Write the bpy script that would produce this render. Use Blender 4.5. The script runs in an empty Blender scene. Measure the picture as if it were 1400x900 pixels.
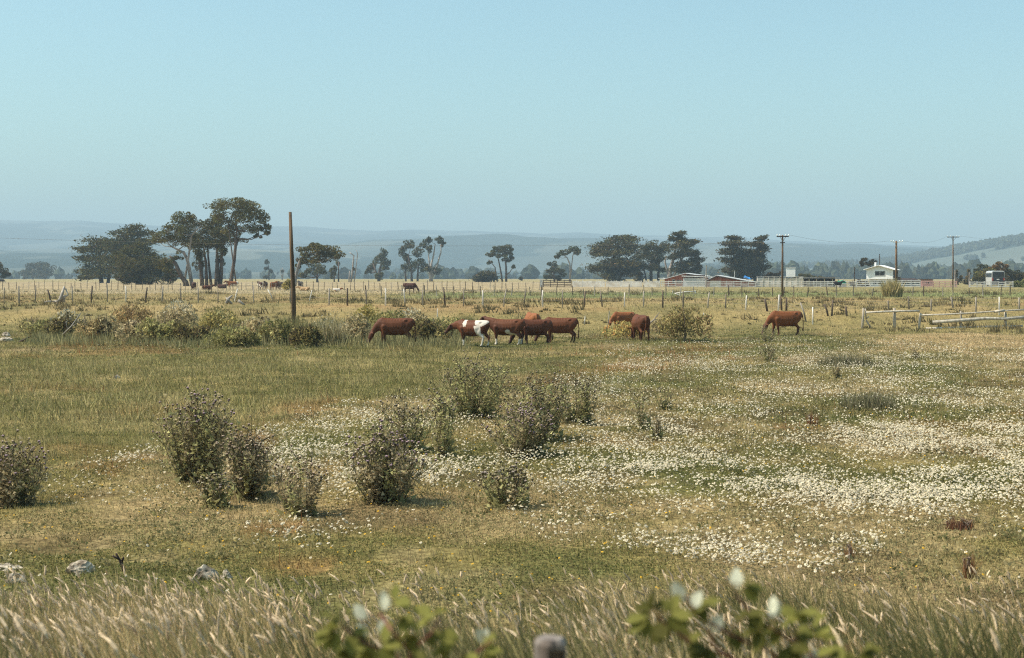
import bpy, bmesh, math, random
import numpy as np
from mathutils import Vector, Matrix

rng = np.random.default_rng(7)
random.seed(7)
SC = bpy.context.scene
COL = SC.collection
PI = math.pi

# ------------------------------------------------------------------ camera maths (photo 1400 x 900)
F = 1944.0
CAMZ = 3.5
PITCH = math.atan(70.0 / F)
CP, SP = math.cos(PITCH), math.sin(PITCH)


def ray(px, py):
    u = (px - 700.0) / F
    v = (450.0 - py) / F
    return np.array([u, CP + v * SP, -SP + v * CP])


def at(px, py, Y):
    """the point at distance Y in front of the camera seen at that spot of the photograph"""
    d = ray(px, py)
    t = Y / d[1]
    return np.array([d[0] * t, Y, CAMZ + d[2] * t])


# ------------------------------------------------------------------ noise
_tab = {}


def vn(x, y, s=1.0, seed=0):
    if seed not in _tab:
        _tab[seed] = np.random.default_rng(1000 + seed).random((256, 256))
    T = _tab[seed]
    x = np.asarray(x, float) / s
    y = np.asarray(y, float) / s
    xi = np.floor(x).astype(int)
    yi = np.floor(y).astype(int)
    fx, fy = x - xi, y - yi
    fx = fx * fx * (3 - 2 * fx)
    fy = fy * fy * (3 - 2 * fy)
    a = T[xi & 255, yi & 255]
    b = T[(xi + 1) & 255, yi & 255]
    c = T[xi & 255, (yi + 1) & 255]
    d = T[(xi + 1) & 255, (yi + 1) & 255]
    return (a * (1 - fx) + b * fx) * (1 - fy) + (c * (1 - fx) + d * fx) * fy


def fbm(x, y, s=1.0, seed=0, o=4):
    r = 0
    a = 1.0
    t = 0
    for k in range(o):
        r = r + a * vn(np.asarray(x) + 17.3 * k, np.asarray(y) - 9.1 * k, s, seed + k)
        t += a
        a *= .55
        s *= .5
    return r / t


def sm(a, b, x):
    t = np.clip((np.asarray(x, float) - a) / (b - a), 0, 1)
    return t * t * (3 - 2 * t)


# ------------------------------------------------------------------ terrain
def gz(x, y):
    x = np.asarray(x, float)
    y = np.asarray(y, float)
    z = np.interp(y, [-80, 0.5, 2.5, 5, 8, 11, 13.2, 15, 90, 96, 106, 114, 160, 400, 1300, 1800],
                  [1.75, 1.75, 1.72, 1.5, .85, .25, .03, 0, 0, .18, 1.1, 1.32, 1.5, 1.6, 2.0, 2.0])
    amp = sm(13, 22, y) * (1 - .7 * sm(120, 200, y)) * (1 - .8 * sm(220, 300, y))
    z = z + amp * (.34 * (fbm(x, y * 1.6, 14, 3, 3) - .5) + .12 * (fbm(x, y, 2.2, 8, 3) - .5))
    lowc = sm(13, 22, y) * (1 - sm(150, 220, y))
    z = z + lowc * (.085 * (vn(x, y, .95, 12) - .5) + .10 * (vn(x, y, 2.1, 14) - .5))
    return z


def gz1(x, y):
    return float(gz(x, y))


def ground(px, py):
    d = ray(px, py)
    t = np.concatenate([np.arange(3, 130, .25), np.arange(130, 900, 1.5)])
    h = CAMZ + d[2] * t - gz(d[0] * t, d[1] * t)
    k = np.argmax(h < 0)
    if h[k] >= 0:
        k = len(t) - 1
    lo, hi = t[max(k - 1, 0)], t[k]
    for _ in range(18):
        m = (lo + hi) / 2
        if CAMZ + d[2] * m - gz1(d[0] * m, d[1] * m) < 0:
            hi = m
        else:
            lo = m
    return np.array([d[0] * hi, d[1] * hi, gz1(d[0] * hi, d[1] * hi)])


def foot(px, Y):
    """ground point at distance Y below column px"""
    x = (px - 700) / F * Y * CP
    for _ in range(3):
        dep = Y * CP - (gz1(x, Y) - CAMZ) * SP
        x = (px - 700) / F * dep
    return np.array([x, Y, gz1(x, Y)])


# ------------------------------------------------------------------ objects
def tag(o, label=None, cat=None, group=None, kind=None):
    if label:
        o['label'] = label
    if cat:
        o['category'] = cat
    if group:
        o['group'] = group
    if kind:
        o['kind'] = kind
    return o


def empty(name, loc, rz=0, label=None, cat=None, group=None):
    o = bpy.data.objects.new(name, None)
    COL.objects.link(o)
    o.location = [float(v) for v in loc]
    o.rotation_euler = (0, 0, rz)
    o.empty_display_size = .2
    return tag(o, label, cat, group)


def link(name, me, mat, parent=None, loc=None):
    o = bpy.data.objects.new(name, me)
    COL.objects.link(o)
    for m in (mat if isinstance(mat, (list, tuple)) else [mat]):
        me.materials.append(m)
    if parent is not None:
        o.parent = parent
    if loc is not None:
        o.location = [float(v) for v in loc]
    return o


def fill(me, V, n, nv, C=None, midx=None, smooth=False):
    """n faces of nv consecutive vertices each"""
    V = np.ascontiguousarray(V, dtype=np.float32).reshape(-1, 3)
    me.vertices.add(len(V))
    me.vertices.foreach_set('co', V.ravel())
    me.loops.add(n * nv)
    me.loops.foreach_set('vertex_index', np.arange(n * nv, dtype=np.int32))
    me.polygons.add(n)
    me.polygons.foreach_set('loop_start', np.arange(0, n * nv, nv, dtype=np.int32))
    me.polygons.foreach_set('loop_total', np.full(n, nv, dtype=np.int32))
    if midx is not None:
        me.polygons.foreach_set('material_index', np.asarray(midx, dtype=np.int32))
    me.update(calc_edges=True)
    if C is not None:
        setcol(me, C)


def setcol(me, C):
    C = np.asarray(C, dtype=np.float32)
    a = me.color_attributes.new('Col', 'FLOAT_COLOR', 'POINT')
    c4 = np.ones((len(me.vertices), 4), dtype=np.float32)
    c4[:, :3] = C
    a.data.foreach_set('color', c4.ravel())


def soup(name, V, C, mat, parent=None, loc=None):
    """V (n, k, 3) separate k-gons, C (n, 3) one colour each"""
    V = np.asarray(V)
    n, k = V.shape[:2]
    me = bpy.data.meshes.new(name)
    C = np.asarray(C)
    if C.ndim == 2:
        C = np.repeat(C[:, None, :], k, 1)
    fill(me, V, n, k, C.reshape(-1, 3))
    return link(name, me, mat, parent, loc)


class MB:
    """collects shapes of one part"""

    def __init__(s):
        s.v, s.f, s.c, s.m = [], [], [], []

    def add(s, V, Fs, c=(.5, .5, .5), mi=0):
        b = len(s.v)
        s.v += [tuple(float(q) for q in p) for p in V]
        s.f += [tuple(b + i for i in f) for f in Fs]
        s.c += [tuple(c)] * len(V)
        s.m += [mi] * len(Fs)
        return s

    def box(s, c0, size, rz=0, col=(.5, .5, .5), mi=0, tilt=0):
        hx, hy, hz = [q / 2 for q in size]
        P = [(-hx, -hy, -hz), (hx, -hy, -hz), (hx, hy, -hz), (-hx, hy, -hz), (-hx, -hy, hz), (hx, -hy, hz), (hx, hy, hz), (-hx, hy, hz)]
        R = Matrix.Rotation(rz, 3, 'Z') @ Matrix.Rotation(tilt, 3, 'Y')
        P = [R @ Vector(p) + Vector(c0) for p in P]
        return s.add(P, [(0, 3, 2, 1), (4, 5, 6, 7), (0, 1, 5, 4), (1, 2, 6, 5), (2, 3, 7, 6), (3, 0, 4, 7)], col, mi)

    def tube(s, pts, rad, n=6, col=(.5, .5, .5), mi=0, caps=True, jit=0):
        pts = [Vector(p) for p in pts]
        if not hasattr(rad, '__len__'):
            rad = [rad] * len(pts)
        V, Fs = [], []
        for i, p in enumerate(pts):
            d = (pts[min(i + 1, len(pts) - 1)] - pts[max(i - 1, 0)])
            if d.length < 1e-6:
                d = Vector((0, 0, 1))
            d.normalize()
            a = Vector((1, 0, 0)) if abs(d.x) < .9 else Vector((0, 1, 0))
            u = d.cross(a).normalized()
            w = d.cross(u)
            for k in range(n):
                t = 2 * PI * k / n
                r = rad[i] * (1 + jit * (random.random() - .5))
                V.append(p + (u * math.cos(t) + w * math.sin(t)) * r)
        for i in range(len(pts) - 1):
            for k in range(n):
                k2 = (k + 1) % n
                Fs.append((i * n + k, i * n + k2, (i + 1) * n + k2, (i + 1) * n + k))
        if caps:
            Fs.append(tuple(range(n))[::-1])
            Fs.append(tuple((len(pts) - 1) * n + k for k in range(n)))
        return s.add(V, Fs, col, mi)

    def poly_prism(s, pts2, y0, y1, col=(.5, .5, .5), mi=0):
        """outline in x,z pushed from y0 to y1"""
        n = len(pts2)
        V = [(p[0], y0, p[1]) for p in pts2] + [(p[0], y1, p[1]) for p in pts2]
        Fs = [tuple(range(n)), tuple(range(2 * n - 1, n - 1, -1))]
        for k in range(n):
            k2 = (k + 1) % n
            Fs.append((k, k + n, k2 + n, k2))
        return s.add(V, Fs, col, mi)

    def build(s, name, mat, parent=None, loc=None, smooth=False, shift=None):
        me = bpy.data.meshes.new(name)
        V = s.v
        if shift is not None:
            V = [(p[0] - shift[0], p[1] - shift[1], p[2] - shift[2]) for p in V]
        me.from_pydata(V, [], s.f)
        setcol(me, s.c)
        if any(s.m):
            me.polygons.foreach_set('material_index', np.array(s.m, dtype=np.int32))
        if smooth:
            me.polygons.foreach_set('use_smooth', np.ones(len(s.f), dtype=bool))
        me.update()
        return link(name, me, mat, parent, loc)


# ------------------------------------------------------------------ materials
def newmat(name):
    m = bpy.data.materials.new(name)
    m.use_nodes = True
    nt = m.node_tree
    for n in list(nt.nodes):
        nt.nodes.remove(n)
    out = nt.nodes.new('ShaderNodeOutputMaterial')
    return m, nt, out


def foliage_mat(name, trans=.3, rough=.6, spec=.25, nscale=0, hue=None):
    m, nt, out = newmat(name)
    a = nt.nodes.new('ShaderNodeVertexColor')
    a.layer_name = 'Col'
    b = nt.nodes.new('ShaderNodeBsdfPrincipled')
    b.inputs['Roughness'].default_value = rough
    b.inputs['Specular IOR Level'].default_value = spec
    nt.links.new(a.outputs['Color'], b.inputs['Base Color'])
    t = nt.nodes.new('ShaderNodeBsdfTranslucent')
    nt.links.new(a.outputs['Color'], t.inputs['Color'])
    mx = nt.nodes.new('ShaderNodeMixShader')
    mx.inputs[0].default_value = trans
    nt.links.new(b.outputs[0], mx.inputs[1])
    nt.links.new(t.outputs[0], mx.inputs[2])
    nt.links.new(mx.outputs[0], out.inputs['Surface'])
    return m


def noise_mat(name, c1, c2, scale=4.0, rough=.8, spec=.2, stretch=(1, 1, 1), bump=0, detail=5, attr=False, lo=.35, hi=.65):
    """two-tone weathered surface, object coordinates; attr multiplies the part's own vertex tint"""
    m, nt, out = newmat(name)
    tc = nt.nodes.new('ShaderNodeTexCoord')
    mp = nt.nodes.new('ShaderNodeMapping')
    mp.inputs['Scale'].default_value = stretch
    nt.links.new(tc.outputs['Object'], mp.inputs[0])
    no = nt.nodes.new('ShaderNodeTexNoise')
    no.inputs['Scale'].default_value = scale
    no.inputs['Detail'].default_value = detail
    no.inputs['Roughness'].default_value = .65
    nt.links.new(mp.outputs[0], no.inputs['Vector'])
    cr = nt.nodes.new('ShaderNodeValToRGB')
    cr.color_ramp.elements[0].position = lo
    cr.color_ramp.elements[1].position = hi
    cr.color_ramp.elements[0].color = (*c1, 1)
    cr.color_ramp.elements[1].color = (*c2, 1)
    nt.links.new(no.outputs['Fac'], cr.inputs[0])
    b = nt.nodes.new('ShaderNodeBsdfPrincipled')
    b.inputs['Roughness'].default_value = rough
    b.inputs['Specular IOR Level'].default_value = spec
    if attr:
        a = nt.nodes.new('ShaderNodeVertexColor')
        a.layer_name = 'Col'
        mu = nt.nodes.new('ShaderNodeMix')
        mu.data_type = 'RGBA'
        mu.blend_type = 'MULTIPLY'
        mu.inputs[0].default_value = 1
        nt.links.new(cr.outputs[0], mu.inputs[6])
        nt.links.new(a.outputs[0], mu.inputs[7])
        nt.links.new(mu.outputs[2], b.inputs['Base Color'])
    else:
        nt.links.new(cr.outputs[0], b.inputs['Base Color'])
    if bump:
        bp = nt.nodes.new('ShaderNodeBump')
        bp.inputs['Strength'].default_value = bump
        bp.inputs['Distance'].default_value = .03
        nt.links.new(no.outputs['Fac'], bp.inputs['Height'])
        nt.links.new(bp.outputs[0], b.inputs['Normal'])
    nt.links.new(b.outputs[0], out.inputs['Surface'])
    return m


M = {}
M['leaf'] = foliage_mat('leaf_surface', .4, .7, .08)
M['blade'] = foliage_mat('grass_blade', .35, .7, .08)
M['petal'] = foliage_mat('flower_petal', .25, .6, .2)
M['needle'] = foliage_mat('conifer_foliage', .18, .8, .06)
M['bark'] = noise_mat('bark', (.05, .032, .024), (.15, .11, .085), 3, stretch=(1, 1, .25), bump=.6)
M['palebark'] = noise_mat('pale_bark', (.16, .13, .11), (.42, .37, .33), 2, stretch=(1, 1, .3), bump=.4)
M['stem'] = foliage_mat('plant_stem', .05, .7, .2)
M['postwood'] = noise_mat('weathered_post_wood', (.55, .5, .45), (1, 1, .98), 6, stretch=(1, 1, .15), bump=.5, attr=True)
M['polewood'] = noise_mat('pole_wood', (.07, .045, .03), (.2, .125, .07), 4, stretch=(1, 1, .08), bump=.4)
M['greywood'] = noise_mat('grey_wood', (.2, .175, .15), (.48, .43, .37), 3, stretch=(.2, 1, 1), bump=.4)
M['whitepaint'] = noise_mat('white_paint', (.5, .48, .45), (.74, .72, .69), 1.2, rough=.5)
M['housewhite'] = noise_mat('house_white', (.74, .73, .71), (.84, .83, .81), .6, rough=.6)
M['palepaint'] = noise_mat('worn_whitewash', (.42, .38, .33), (.75, .72, .67), .7, lo=.3, hi=.6)
M['paleboard'] = noise_mat('pale_board', (.42, .36, .29), (.75, .68, .58), .8, stretch=(.4, 1, 3))
M['redboard'] = noise_mat('red_board', (.26, .075, .045), (.42, .17, .11), 1.3, stretch=(2.5, 1, .3))
M['pinkboard'] = noise_mat('pink_board', (.5, .27, .24), (.6, .36, .32), .8)
M['darkwood'] = noise_mat('dark_wood', (.03, .02, .018), (.075, .05, .04), 1.5)
M['glass'] = noise_mat('dark_glass', (.012, .012, .016), (.03, .03, .035), .5, rough=.08, spec=.6)
M['metal'] = noise_mat('sheet_metal', (.5, .5, .49), (.68, .67, .65), .6, rough=.4, spec=.5)
M['darkpaint'] = noise_mat('dark_vehicle_paint', (.012, .014, .022), (.022, .024, .034), .8, rough=.25, spec=.5)
M['greypaint'] = noise_mat('light_vehicle_paint', (.42, .42, .42), (.52, .52, .52), .6, rough=.3, spec=.5)
M['green'] = noise_mat('green_plastic', (.02, .28, .17), (.035, .36, .22), .8, rough=.4)
M['blue'] = noise_mat('blue_tarp', (.02, .2, .55), (.04, .28, .68), 1.5, rough=.5)
M['wire'] = noise_mat('wire_metal', (.12, .11, .1), (.2, .18, .17), 3)
M['ceramic'] = noise_mat('insulator_ceramic', (.7, .7, .68), (.85, .85, .83), 3, rough=.3)
M['lamp'] = noise_mat('red_lens', (.35, .03, .02), (.42, .05, .03), 3, rough=.3)
M['rubber'] = noise_mat('rubber', (.012, .012, .012), (.03, .03, .03), 3)
M['stone'] = noise_mat('lichen_stone', (.15, .115, .08), (.60, .52, .40), 5, bump=.9, detail=10, lo=.4, hi=.6)
M['oldpost'] = noise_mat('old_post_wood', (.12, .095, .08), (.46, .41, .37), 9, stretch=(1, 1, .15), bump=.4)
M['coat'] = foliage_mat('animal_coat', 0.0, .65, .2)
# ------------------------------------------------------------------ where things grow (areas of the field, in metres)
def wpoly(pts):
    return np.array([ground(px, py)[:2] for px, py in pts])


def inpoly(x, y, P):
    x = np.asarray(x)
    y = np.asarray(y)
    r = np.zeros(x.shape, bool)
    n = len(P)
    for i in range(n):
        x1, y1 = P[i]
        x2, y2 = P[(i + 1) % n]
        c = ((y1 > y) != (y2 > y)) & (x < (x2 - x1) * (y - y1) / (y2 - y1 + 1e-9) + x1)
        r ^= c
    return r


def wob(x, y, s=2.0, a=1.2):
    k = np.clip(np.asarray(y) / 30, .5, 3)
    return x + a * k * (fbm(x, y, s * 1.5, 21, 3) - .5) * 2, y + a * k * (fbm(x, y, s * 1.5, 25, 3) - .5) * 3


Z_GREEN = wpoly([(-300, 478), (150, 484), (300, 488), (560, 474), (690, 486), (640, 516), (560, 543), (430, 556), (335, 582), (215, 622), (70, 640), (-300, 668)])
Z_DAISY = [(wpoly([(690, 722), (790, 668), (960, 642), (1060, 596), (1300, 562), (1800, 540), (1800, 760), (1400, 735), (1290, 690), (1245, 742), (1190, 790), (1040, 782), (930, 772), (800, 752)]), .85),
           (wpoly([(820, 486), (1000, 462), (1250, 470), (1800, 488), (1800, 560), (1060, 606), (960, 650), (760, 700), (700, 650), (660, 590), (720, 540)]), .44),
           (wpoly([(70, 690), (110, 650), (210, 622), (225, 660), (330, 590), (440, 556), (560, 546), (700, 574), (690, 640), (560, 660), (480, 690), (380, 650), (320, 700), (180, 706)]), .33),
           (wpoly([(560, 640), (790, 600), (800, 650), (700, 690), (590, 690)]), .5),
           (wpoly([(370, 735), (420, 712), (520, 716), (600, 728), (520, 736), (430, 742)]), .7),
           (wpoly([(-300, 600), (-10, 668), (60, 690), (-300, 720)]), .25)]
Z_DRY = wpoly([(1150, 480), (1260, 458), (1800, 446), (1800, 500), (1380, 492)])
Z_RUST = [wpoly([(640, 530), (740, 512), (900, 478), (1010, 470), (1000, 492), (880, 510), (760, 535)]),
          wpoly([(320, 600), (345, 560), (420, 548), (470, 556), (400, 580), (350, 615)]),
          wpoly([(60, 476), (90, 466), (260, 470), (240, 484), (100, 486)]),
          wpoly([(350, 720), (420, 724), (480, 765), (420, 790), (340, 770)]),
          wpoly([(80, 650), (110, 634), (200, 640), (180, 660)]),
          wpoly([(1060, 580), (1400, 560), (1400, 590), (1160, 600)])]


def mixc(A, B, t):
    t = np.asarray(t)[..., None]
    return A * (1 - t) + np.asarray(B) * t


def daisy(x, y):
    xx, yy = wob(x, y)
    d = np.zeros(np.shape(x))
    for P, w in Z_DAISY:
        d = np.maximum(d, inpoly(xx, yy, P) * w)
    clump = sm(.42, .62, fbm(x, y * .8, 2.6, 31, 3))
    fine = sm(.25, .6, vn(x, y, .55, 37))
    return d * (.15 + .85 * clump) * (.2 + .8 * fine)


def greenmask(x, y):
    xx, yy = wob(x, y, 2, .8)
    return inpoly(xx, yy, Z_GREEN).astype(float)


def rust(x, y):
    xx, yy = wob(x, y, 1.5, 1.0)
    r = np.zeros(np.shape(x))
    for P in Z_RUST:
        r = np.maximum(r, inpoly(xx, yy, P) * 1.0)
    r = np.maximum(r, .55 * sm(.66, .74, fbm(x, y, 4.5, 44, 3)) * (y < 85) * (y > 14))
    return r * sm(.3, .6, fbm(x, y, 1.4, 47, 3))


def base_col(x, y):
    """the colour of what grows at x, y"""
    x = np.asarray(x, float)
    y = np.asarray(y, float)
    C = np.zeros(x.shape + (3,)) + np.array([.205, .172, .075])
    n1 = fbm(x, y, 5, 51, 4)
    n2 = fbm(x, y, 1.1, 55, 3)
    C = mixc(C, [.285, .225, .13], sm(.48, .68, n1))
    C = mixc(C, [.125, .125, .05], sm(.54, .34, n1) * .9)
    C = mixc(C, [.13, .095, .055], sm(.60, .70, fbm(x, y, 1.9, 291, 3)) * .6)
    C = mixc(C, [.32, .26, .155], sm(.6, .8, n2) * .5)
    C = mixc(C, [.40, .295, .185], inpoly(*wob(x, y), Z_DRY) * (.35 + .5 * n2))
    g = greenmask(x, y) * (y < 92)
    C = mixc(C, mixc(np.zeros(x.shape + (3,)) + np.array([.175, .155, .065]), [.27, .225, .115], sm(.4, .7, n2)), g * .9)
    C = mixc(C, [.30, .135, .06], rust(x, y) * .3)
    # beyond the shrubs: short olive strip, rough tan pasture, a green strip, then straw
    t = sm(84, 93, y)
    olive = mixc(np.zeros(x.shape + (3,)) + np.array([.195, .172, .08]), [.29, .235, .12], sm(.4, .7, fbm(x, y * .7, 6, 61, 3)))
    C = C * (1 - t[..., None]) + olive * t[..., None]
    t = sm(100, 108, y)
    tan = mixc(np.zeros(x.shape + (3,)) + np.array([.30, .235, .125]), [.185, .165, .075], sm(.45, .7, fbm(x, y * .5, 5, 65, 3)) * .8)
    tan = mixc(tan, [.26, .155, .085], sm(.6, .75, fbm(x, y, 7, 69, 2)) * .4)
    C = C * (1 - t[..., None]) + tan * t[..., None]
    gx = sm(-18, -6, x)
    t = sm(141, 147, y + 5 * (vn(x, y, 9, 71) - .5)) * gx
    gr = mixc(np.zeros(x.shape + (3,)) + np.array([.175, .20, .095]), [.215, .205, .10], vn(x, y, 8, 73))
    C = C * (1 - t[..., None]) + gr * t[..., None]
    t = np.maximum(sm(186, 200, y), sm(170, 186, y) * (1 - gx))
    straw = mixc(np.zeros(x.shape + (3,)) + np.array([.33, .27, .185]), [.40, .335, .235], fbm(x, y, 14, 75, 3))
    strawR = mixc(np.zeros(x.shape + (3,)) + np.array([.235, .21, .105]), [.29, .25, .135], fbm(x, y, 10, 77, 3))
    straw = mixc(straw, strawR, sm(20, 45, x * 300 / np.maximum(y, 1)))
    C = C * (1 - t[..., None]) + straw * t[..., None]
    t = sm(520, 720, y)
    C = C * (1 - t[..., None]) + np.array([.33, .28, .15]) * t[..., None]
    return C * np.array([1.40, 1.40, 1.27])


# ------------------------------------------------------------------ ground sheet
def build_ground():
    ys = [-70, -40, -20, -10, -5, -2, 0]
    y = 0.0
    while y < 1850:
        y += max(.22, .011 * abs(y)) if y < 130 else .03 * y
        ys.append(y)
    ys = np.array(ys)
    nx = 420
    u = np.linspace(-1, 1, nx)
    rows = []
    for yy in ys:
        hw = 26 + .52 * max(yy, 0) + (max(0, yy - 260) * .95) + (40 if yy < 0 else 0)
        rows.append(np.stack([u * hw, np.full(nx, yy)], 1))
    P = np.concatenate(rows)
    z = gz(P[:, 0], P[:, 1])
    me = bpy.data.meshes.new('ground')
    V = np.column_stack([P, z])
    ny = len(ys)
    i = np.arange(ny - 1)[:, None] * nx + np.arange(nx - 1)[None, :]
    Q = np.stack([i, i + 1, i + nx + 1, i + nx], -1).reshape(-1, 4)
    me.vertices.add(len(V))
    me.vertices.foreach_set('co', V.astype(np.float32).ravel())
    me.loops.add(Q.size)
    me.loops.foreach_set('vertex_index', Q.astype(np.int32).ravel())
    me.polygons.add(len(Q))
    me.polygons.foreach_set('loop_start', np.arange(0, Q.size, 4, dtype=np.int32))
    me.polygons.foreach_set('loop_total', np.full(len(Q), 4, dtype=np.int32))
    me.polygons.foreach_set('use_smooth', np.ones(len(Q), bool))
    me.update(calc_edges=True)
    setcol(me, base_col(V[:, 0], V[:, 1]))
    m, nt, out = newmat('meadow_ground')
    a = nt.nodes.new('ShaderNodeVertexColor')
    a.layer_name = 'Col'
    tc = nt.nodes.new('ShaderNodeTexCoord')
    b = nt.nodes.new('ShaderNodeBsdfPrincipled')
    b.inputs['Roughness'].default_value = .9
    b.inputs['Specular IOR Level'].default_value = .1
    prev = a.outputs[0]
    for sc, lo, hi, c1, c2 in ((11, .38, .62, (.34, .30, .25), (1.12, 1.08, 1.02)), (1.8, .35, .65, (.6, .6, .58), (1.05, 1.03, 1.0)), (.12, .3, .7, (.85, .86, .88), (1.1, 1.08, 1.05))):
        no = nt.nodes.new('ShaderNodeTexNoise')
        no.inputs['Scale'].default_value = sc
        no.inputs['Detail'].default_value = 6
        no.inputs['Roughness'].default_value = .7
        nt.links.new(tc.outputs['Object'], no.inputs['Vector'])
        cr = nt.nodes.new('ShaderNodeValToRGB')
        cr.color_ramp.elements[0].position = lo
        cr.color_ramp.elements[1].position = hi
        cr.color_ramp.elements[0].color = (*c1, 1)
        cr.color_ramp.elements[1].color = (*c2, 1)
        nt.links.new(no.outputs['Fac'], cr.inputs[0])
        mu = nt.nodes.new('ShaderNodeMix')
        mu.data_type = 'RGBA'
        mu.blend_type = 'MULTIPLY'
        mu.inputs[0].default_value = 1
        nt.links.new(prev, mu.inputs[6])
        nt.links.new(cr.outputs[0], mu.inputs[7])
        prev = mu.outputs[2]
    nt.links.new(prev, b.inputs['Base Color'])
    nt.links.new(b.outputs[0], out.inputs['Surface'])
    tag(link('ground', me, m), 'rough grazed meadow running out to a flat plain', 'ground', kind='structure')


build_ground()

# ------------------------------------------------------------------ hills
RIDGE = np.array([(-900, 296), (-300, 300), (0, 301), (60, 303), (110, 302), (150, 305), (220, 309), (300, 309), (372, 310), (420, 310), (470, 314), (520, 316), (560, 314), (640, 316), (700, 318), (740, 320), (790, 318), (850, 322), (900, 322), (950, 325), (990, 325), (1050, 328), (1110, 331), (1200, 334), (1260, 337), (1330, 338), (1420, 340), (1700, 336), (2300, 330)], float)
HY = 9000.0
NEARH = np.array([(845, 385), (885, 379), (930, 371), (990, 367), (1060, 366), (1130, 364), (1180, 363), (1225, 360), (1262, 354), (1300, 348), (1322, 342), (1345, 337), (1375, 330), (1400, 326), (1500, 312), (1650, 300), (2000, 300)], float)
NY = 3200.0


def hillz(x, y):
    px = 700 + x / HY * F
    hr = 3.5 + (380 - np.interp(px, RIDGE[:, 0], RIDGE[:, 1])) / F * HY
    t = np.clip((y - 2000) / (HY - 2000), 0, 1.35)
    rise = np.where(t < 1, t ** 1.35, np.maximum(0, 1 - (t - 1) * .9))
    z = 1.2 + hr * rise
    n = fbm(x, y, 1300, 81, 4) - .5
    z = z + n * 150 * np.clip(t * 3, 0, 1) * np.clip((1.0 - t) * 2.2, .02, 1)
    z = z + (vn(x, y, 130, 88) - .5) * 6 * np.clip(t * 4, 0, 1)
    px2 = 700 + x / NY * F
    hn = np.maximum(0, 3.5 + (380 - np.interp(px2, NEARH[:, 0], NEARH[:, 1])) / F * NY - 4)
    dy = (y - NY)
    b = hn * np.where(dy < 0, np.exp(-(dy / 560.) ** 2), np.exp(-(dy / 1200.) ** 2))
    z = np.maximum(z, 0) + 0 * b
    z = np.maximum(z, b + 1.0 + (vn(x, y, 160, 92) - .5) * 8 * np.clip(b / 25, 0, 1))
    return np.where(y < 1420, .5, z)


def field_mask(x, y):
    """1 where the hillside is open pasture, 0 where it is wooded"""
    n = fbm(x, y * .5, 230, 95, 4)
    f = sm(.575, .595, n) * (.25 + .75 * vn(x, y, 400, 97))
    nb = sm(.50, .53, fbm(x + 333, y, 330, 99, 3)) * (y < 3160) * (x > 300)
    return np.clip(np.where(y < 3800, np.where(x > 300, nb, f * .8), f), 0, 1)


def build_hills():
    ys = np.concatenate([np.arange(1400, 4200, 20), np.arange(4200, 10700, 65)])
    nx = 380
    rows = []
    for yy in ys:
        hw = 700 + .46 * yy
        rows.append(np.stack([np.linspace(-1, 1, nx) * hw, np.full(nx, yy)], 1))
    P = np.concatenate(rows)
    z = hillz(P[:, 0], P[:, 1])
    V = np.column_stack([P, z])
    me = bpy.data.meshes.new('hills')
    ny = len(ys)
    i = np.arange(ny - 1)[:, None] * nx + np.arange(nx - 1)[None, :]
    Q = np.stack([i, i + 1, i + nx + 1, i + nx], -1).reshape(-1, 4)
    me.vertices.add(len(V))
    me.vertices.foreach_set('co', V.astype(np.float32).ravel())
    me.loops.add(Q.size)
    me.loops.foreach_set('vertex_index', Q.astype(np.int32).ravel())
    me.polygons.add(len(Q))
    me.polygons.foreach_set('loop_start', np.arange(0, Q.size, 4, dtype=np.int32))
    me.polygons.foreach_set('loop_total', np.full(len(Q), 4, dtype=np.int32))
    me.polygons.foreach_set('use_smooth', np.ones(len(Q), bool))
    me.update(calc_edges=True)
    f = field_mask(V[:, 0], V[:, 1])
    wood = np.zeros((len(V), 3)) + np.array([.018, .034, .03])
    pas = mixc(np.zeros((len(V), 3)) + np.array([.09, .11, .09]), [.19, .19, .15], vn(V[:, 0], V[:, 1], 300, 103))
    C = mixc(wood, [.035, .05, .04], vn(V[:, 0], V[:, 1], 70, 105))
    C = C * (1 - f[:, None]) + pas * f[:, None]
    setcol(me, C)
    m, nt, out = newmat('hill_cover')
    a = nt.nodes.new('ShaderNodeVertexColor')
    a.layer_name = 'Col'
    b = nt.nodes.new('ShaderNodeBsdfDiffuse')
    nt.links.new(a.outputs[0], b.inputs[0])
    nt.links.new(b.outputs[0], out.inputs['Surface'])
    tag(link('hills', me, m), 'long wooded hills with pale fields fading into haze', 'hills', kind='structure')


build_hills()


# distant woods: thousands of small rough crowns
def ico():
    bm = bmesh.new()
    bmesh.ops.create_icosphere(bm, subdivisions=2, radius=1)
    V = np.array([v.co[:] for v in bm.verts])
    Fc = np.array([[v.index for v in f.verts] for f in bm.faces])
    bm.free()
    return V, Fc


ICO = ico()


def wood_mesh(name, pts, hts, wid, col, label):
    V0, F0 = ICO
    n = len(pts)
    R = np.random.default_rng(5)
    V = np.zeros((n, len(V0), 3))
    j = 1 + .95 * (R.random((n, len(V0))) - .5)
    a = R.random(n) * 6.28
    ca, sa = np.cos(a)[:, None], np.sin(a)[:, None]
    X = V0[:, 0] * j
    Yv = V0[:, 1] * j
    Z = V0[:, 2] * j
    taper = 1 - .3 * np.clip(Z, 0, 1) * R.random(n)[:, None] * 1.6
    V[..., 0] = pts[:, 0:1] + (X * ca - Yv * sa) * wid[:, None] * taper
    V[..., 1] = pts[:, 1:2] + (X * sa + Yv * ca) * wid[:, None] * taper
    V[..., 2] = pts[:, 2:3] + (Z + .8) * hts[:, None] * .52
    T = V[:, F0, :].reshape(-1, 3, 3)
    C = np.repeat(col, len(F0), 0) * (.5 + 1.0 * R.random((len(T), 1)))
    o = soup(name, T, C, M['needle'])
    return tag(o, label, 'woodland', kind='stuff')


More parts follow.
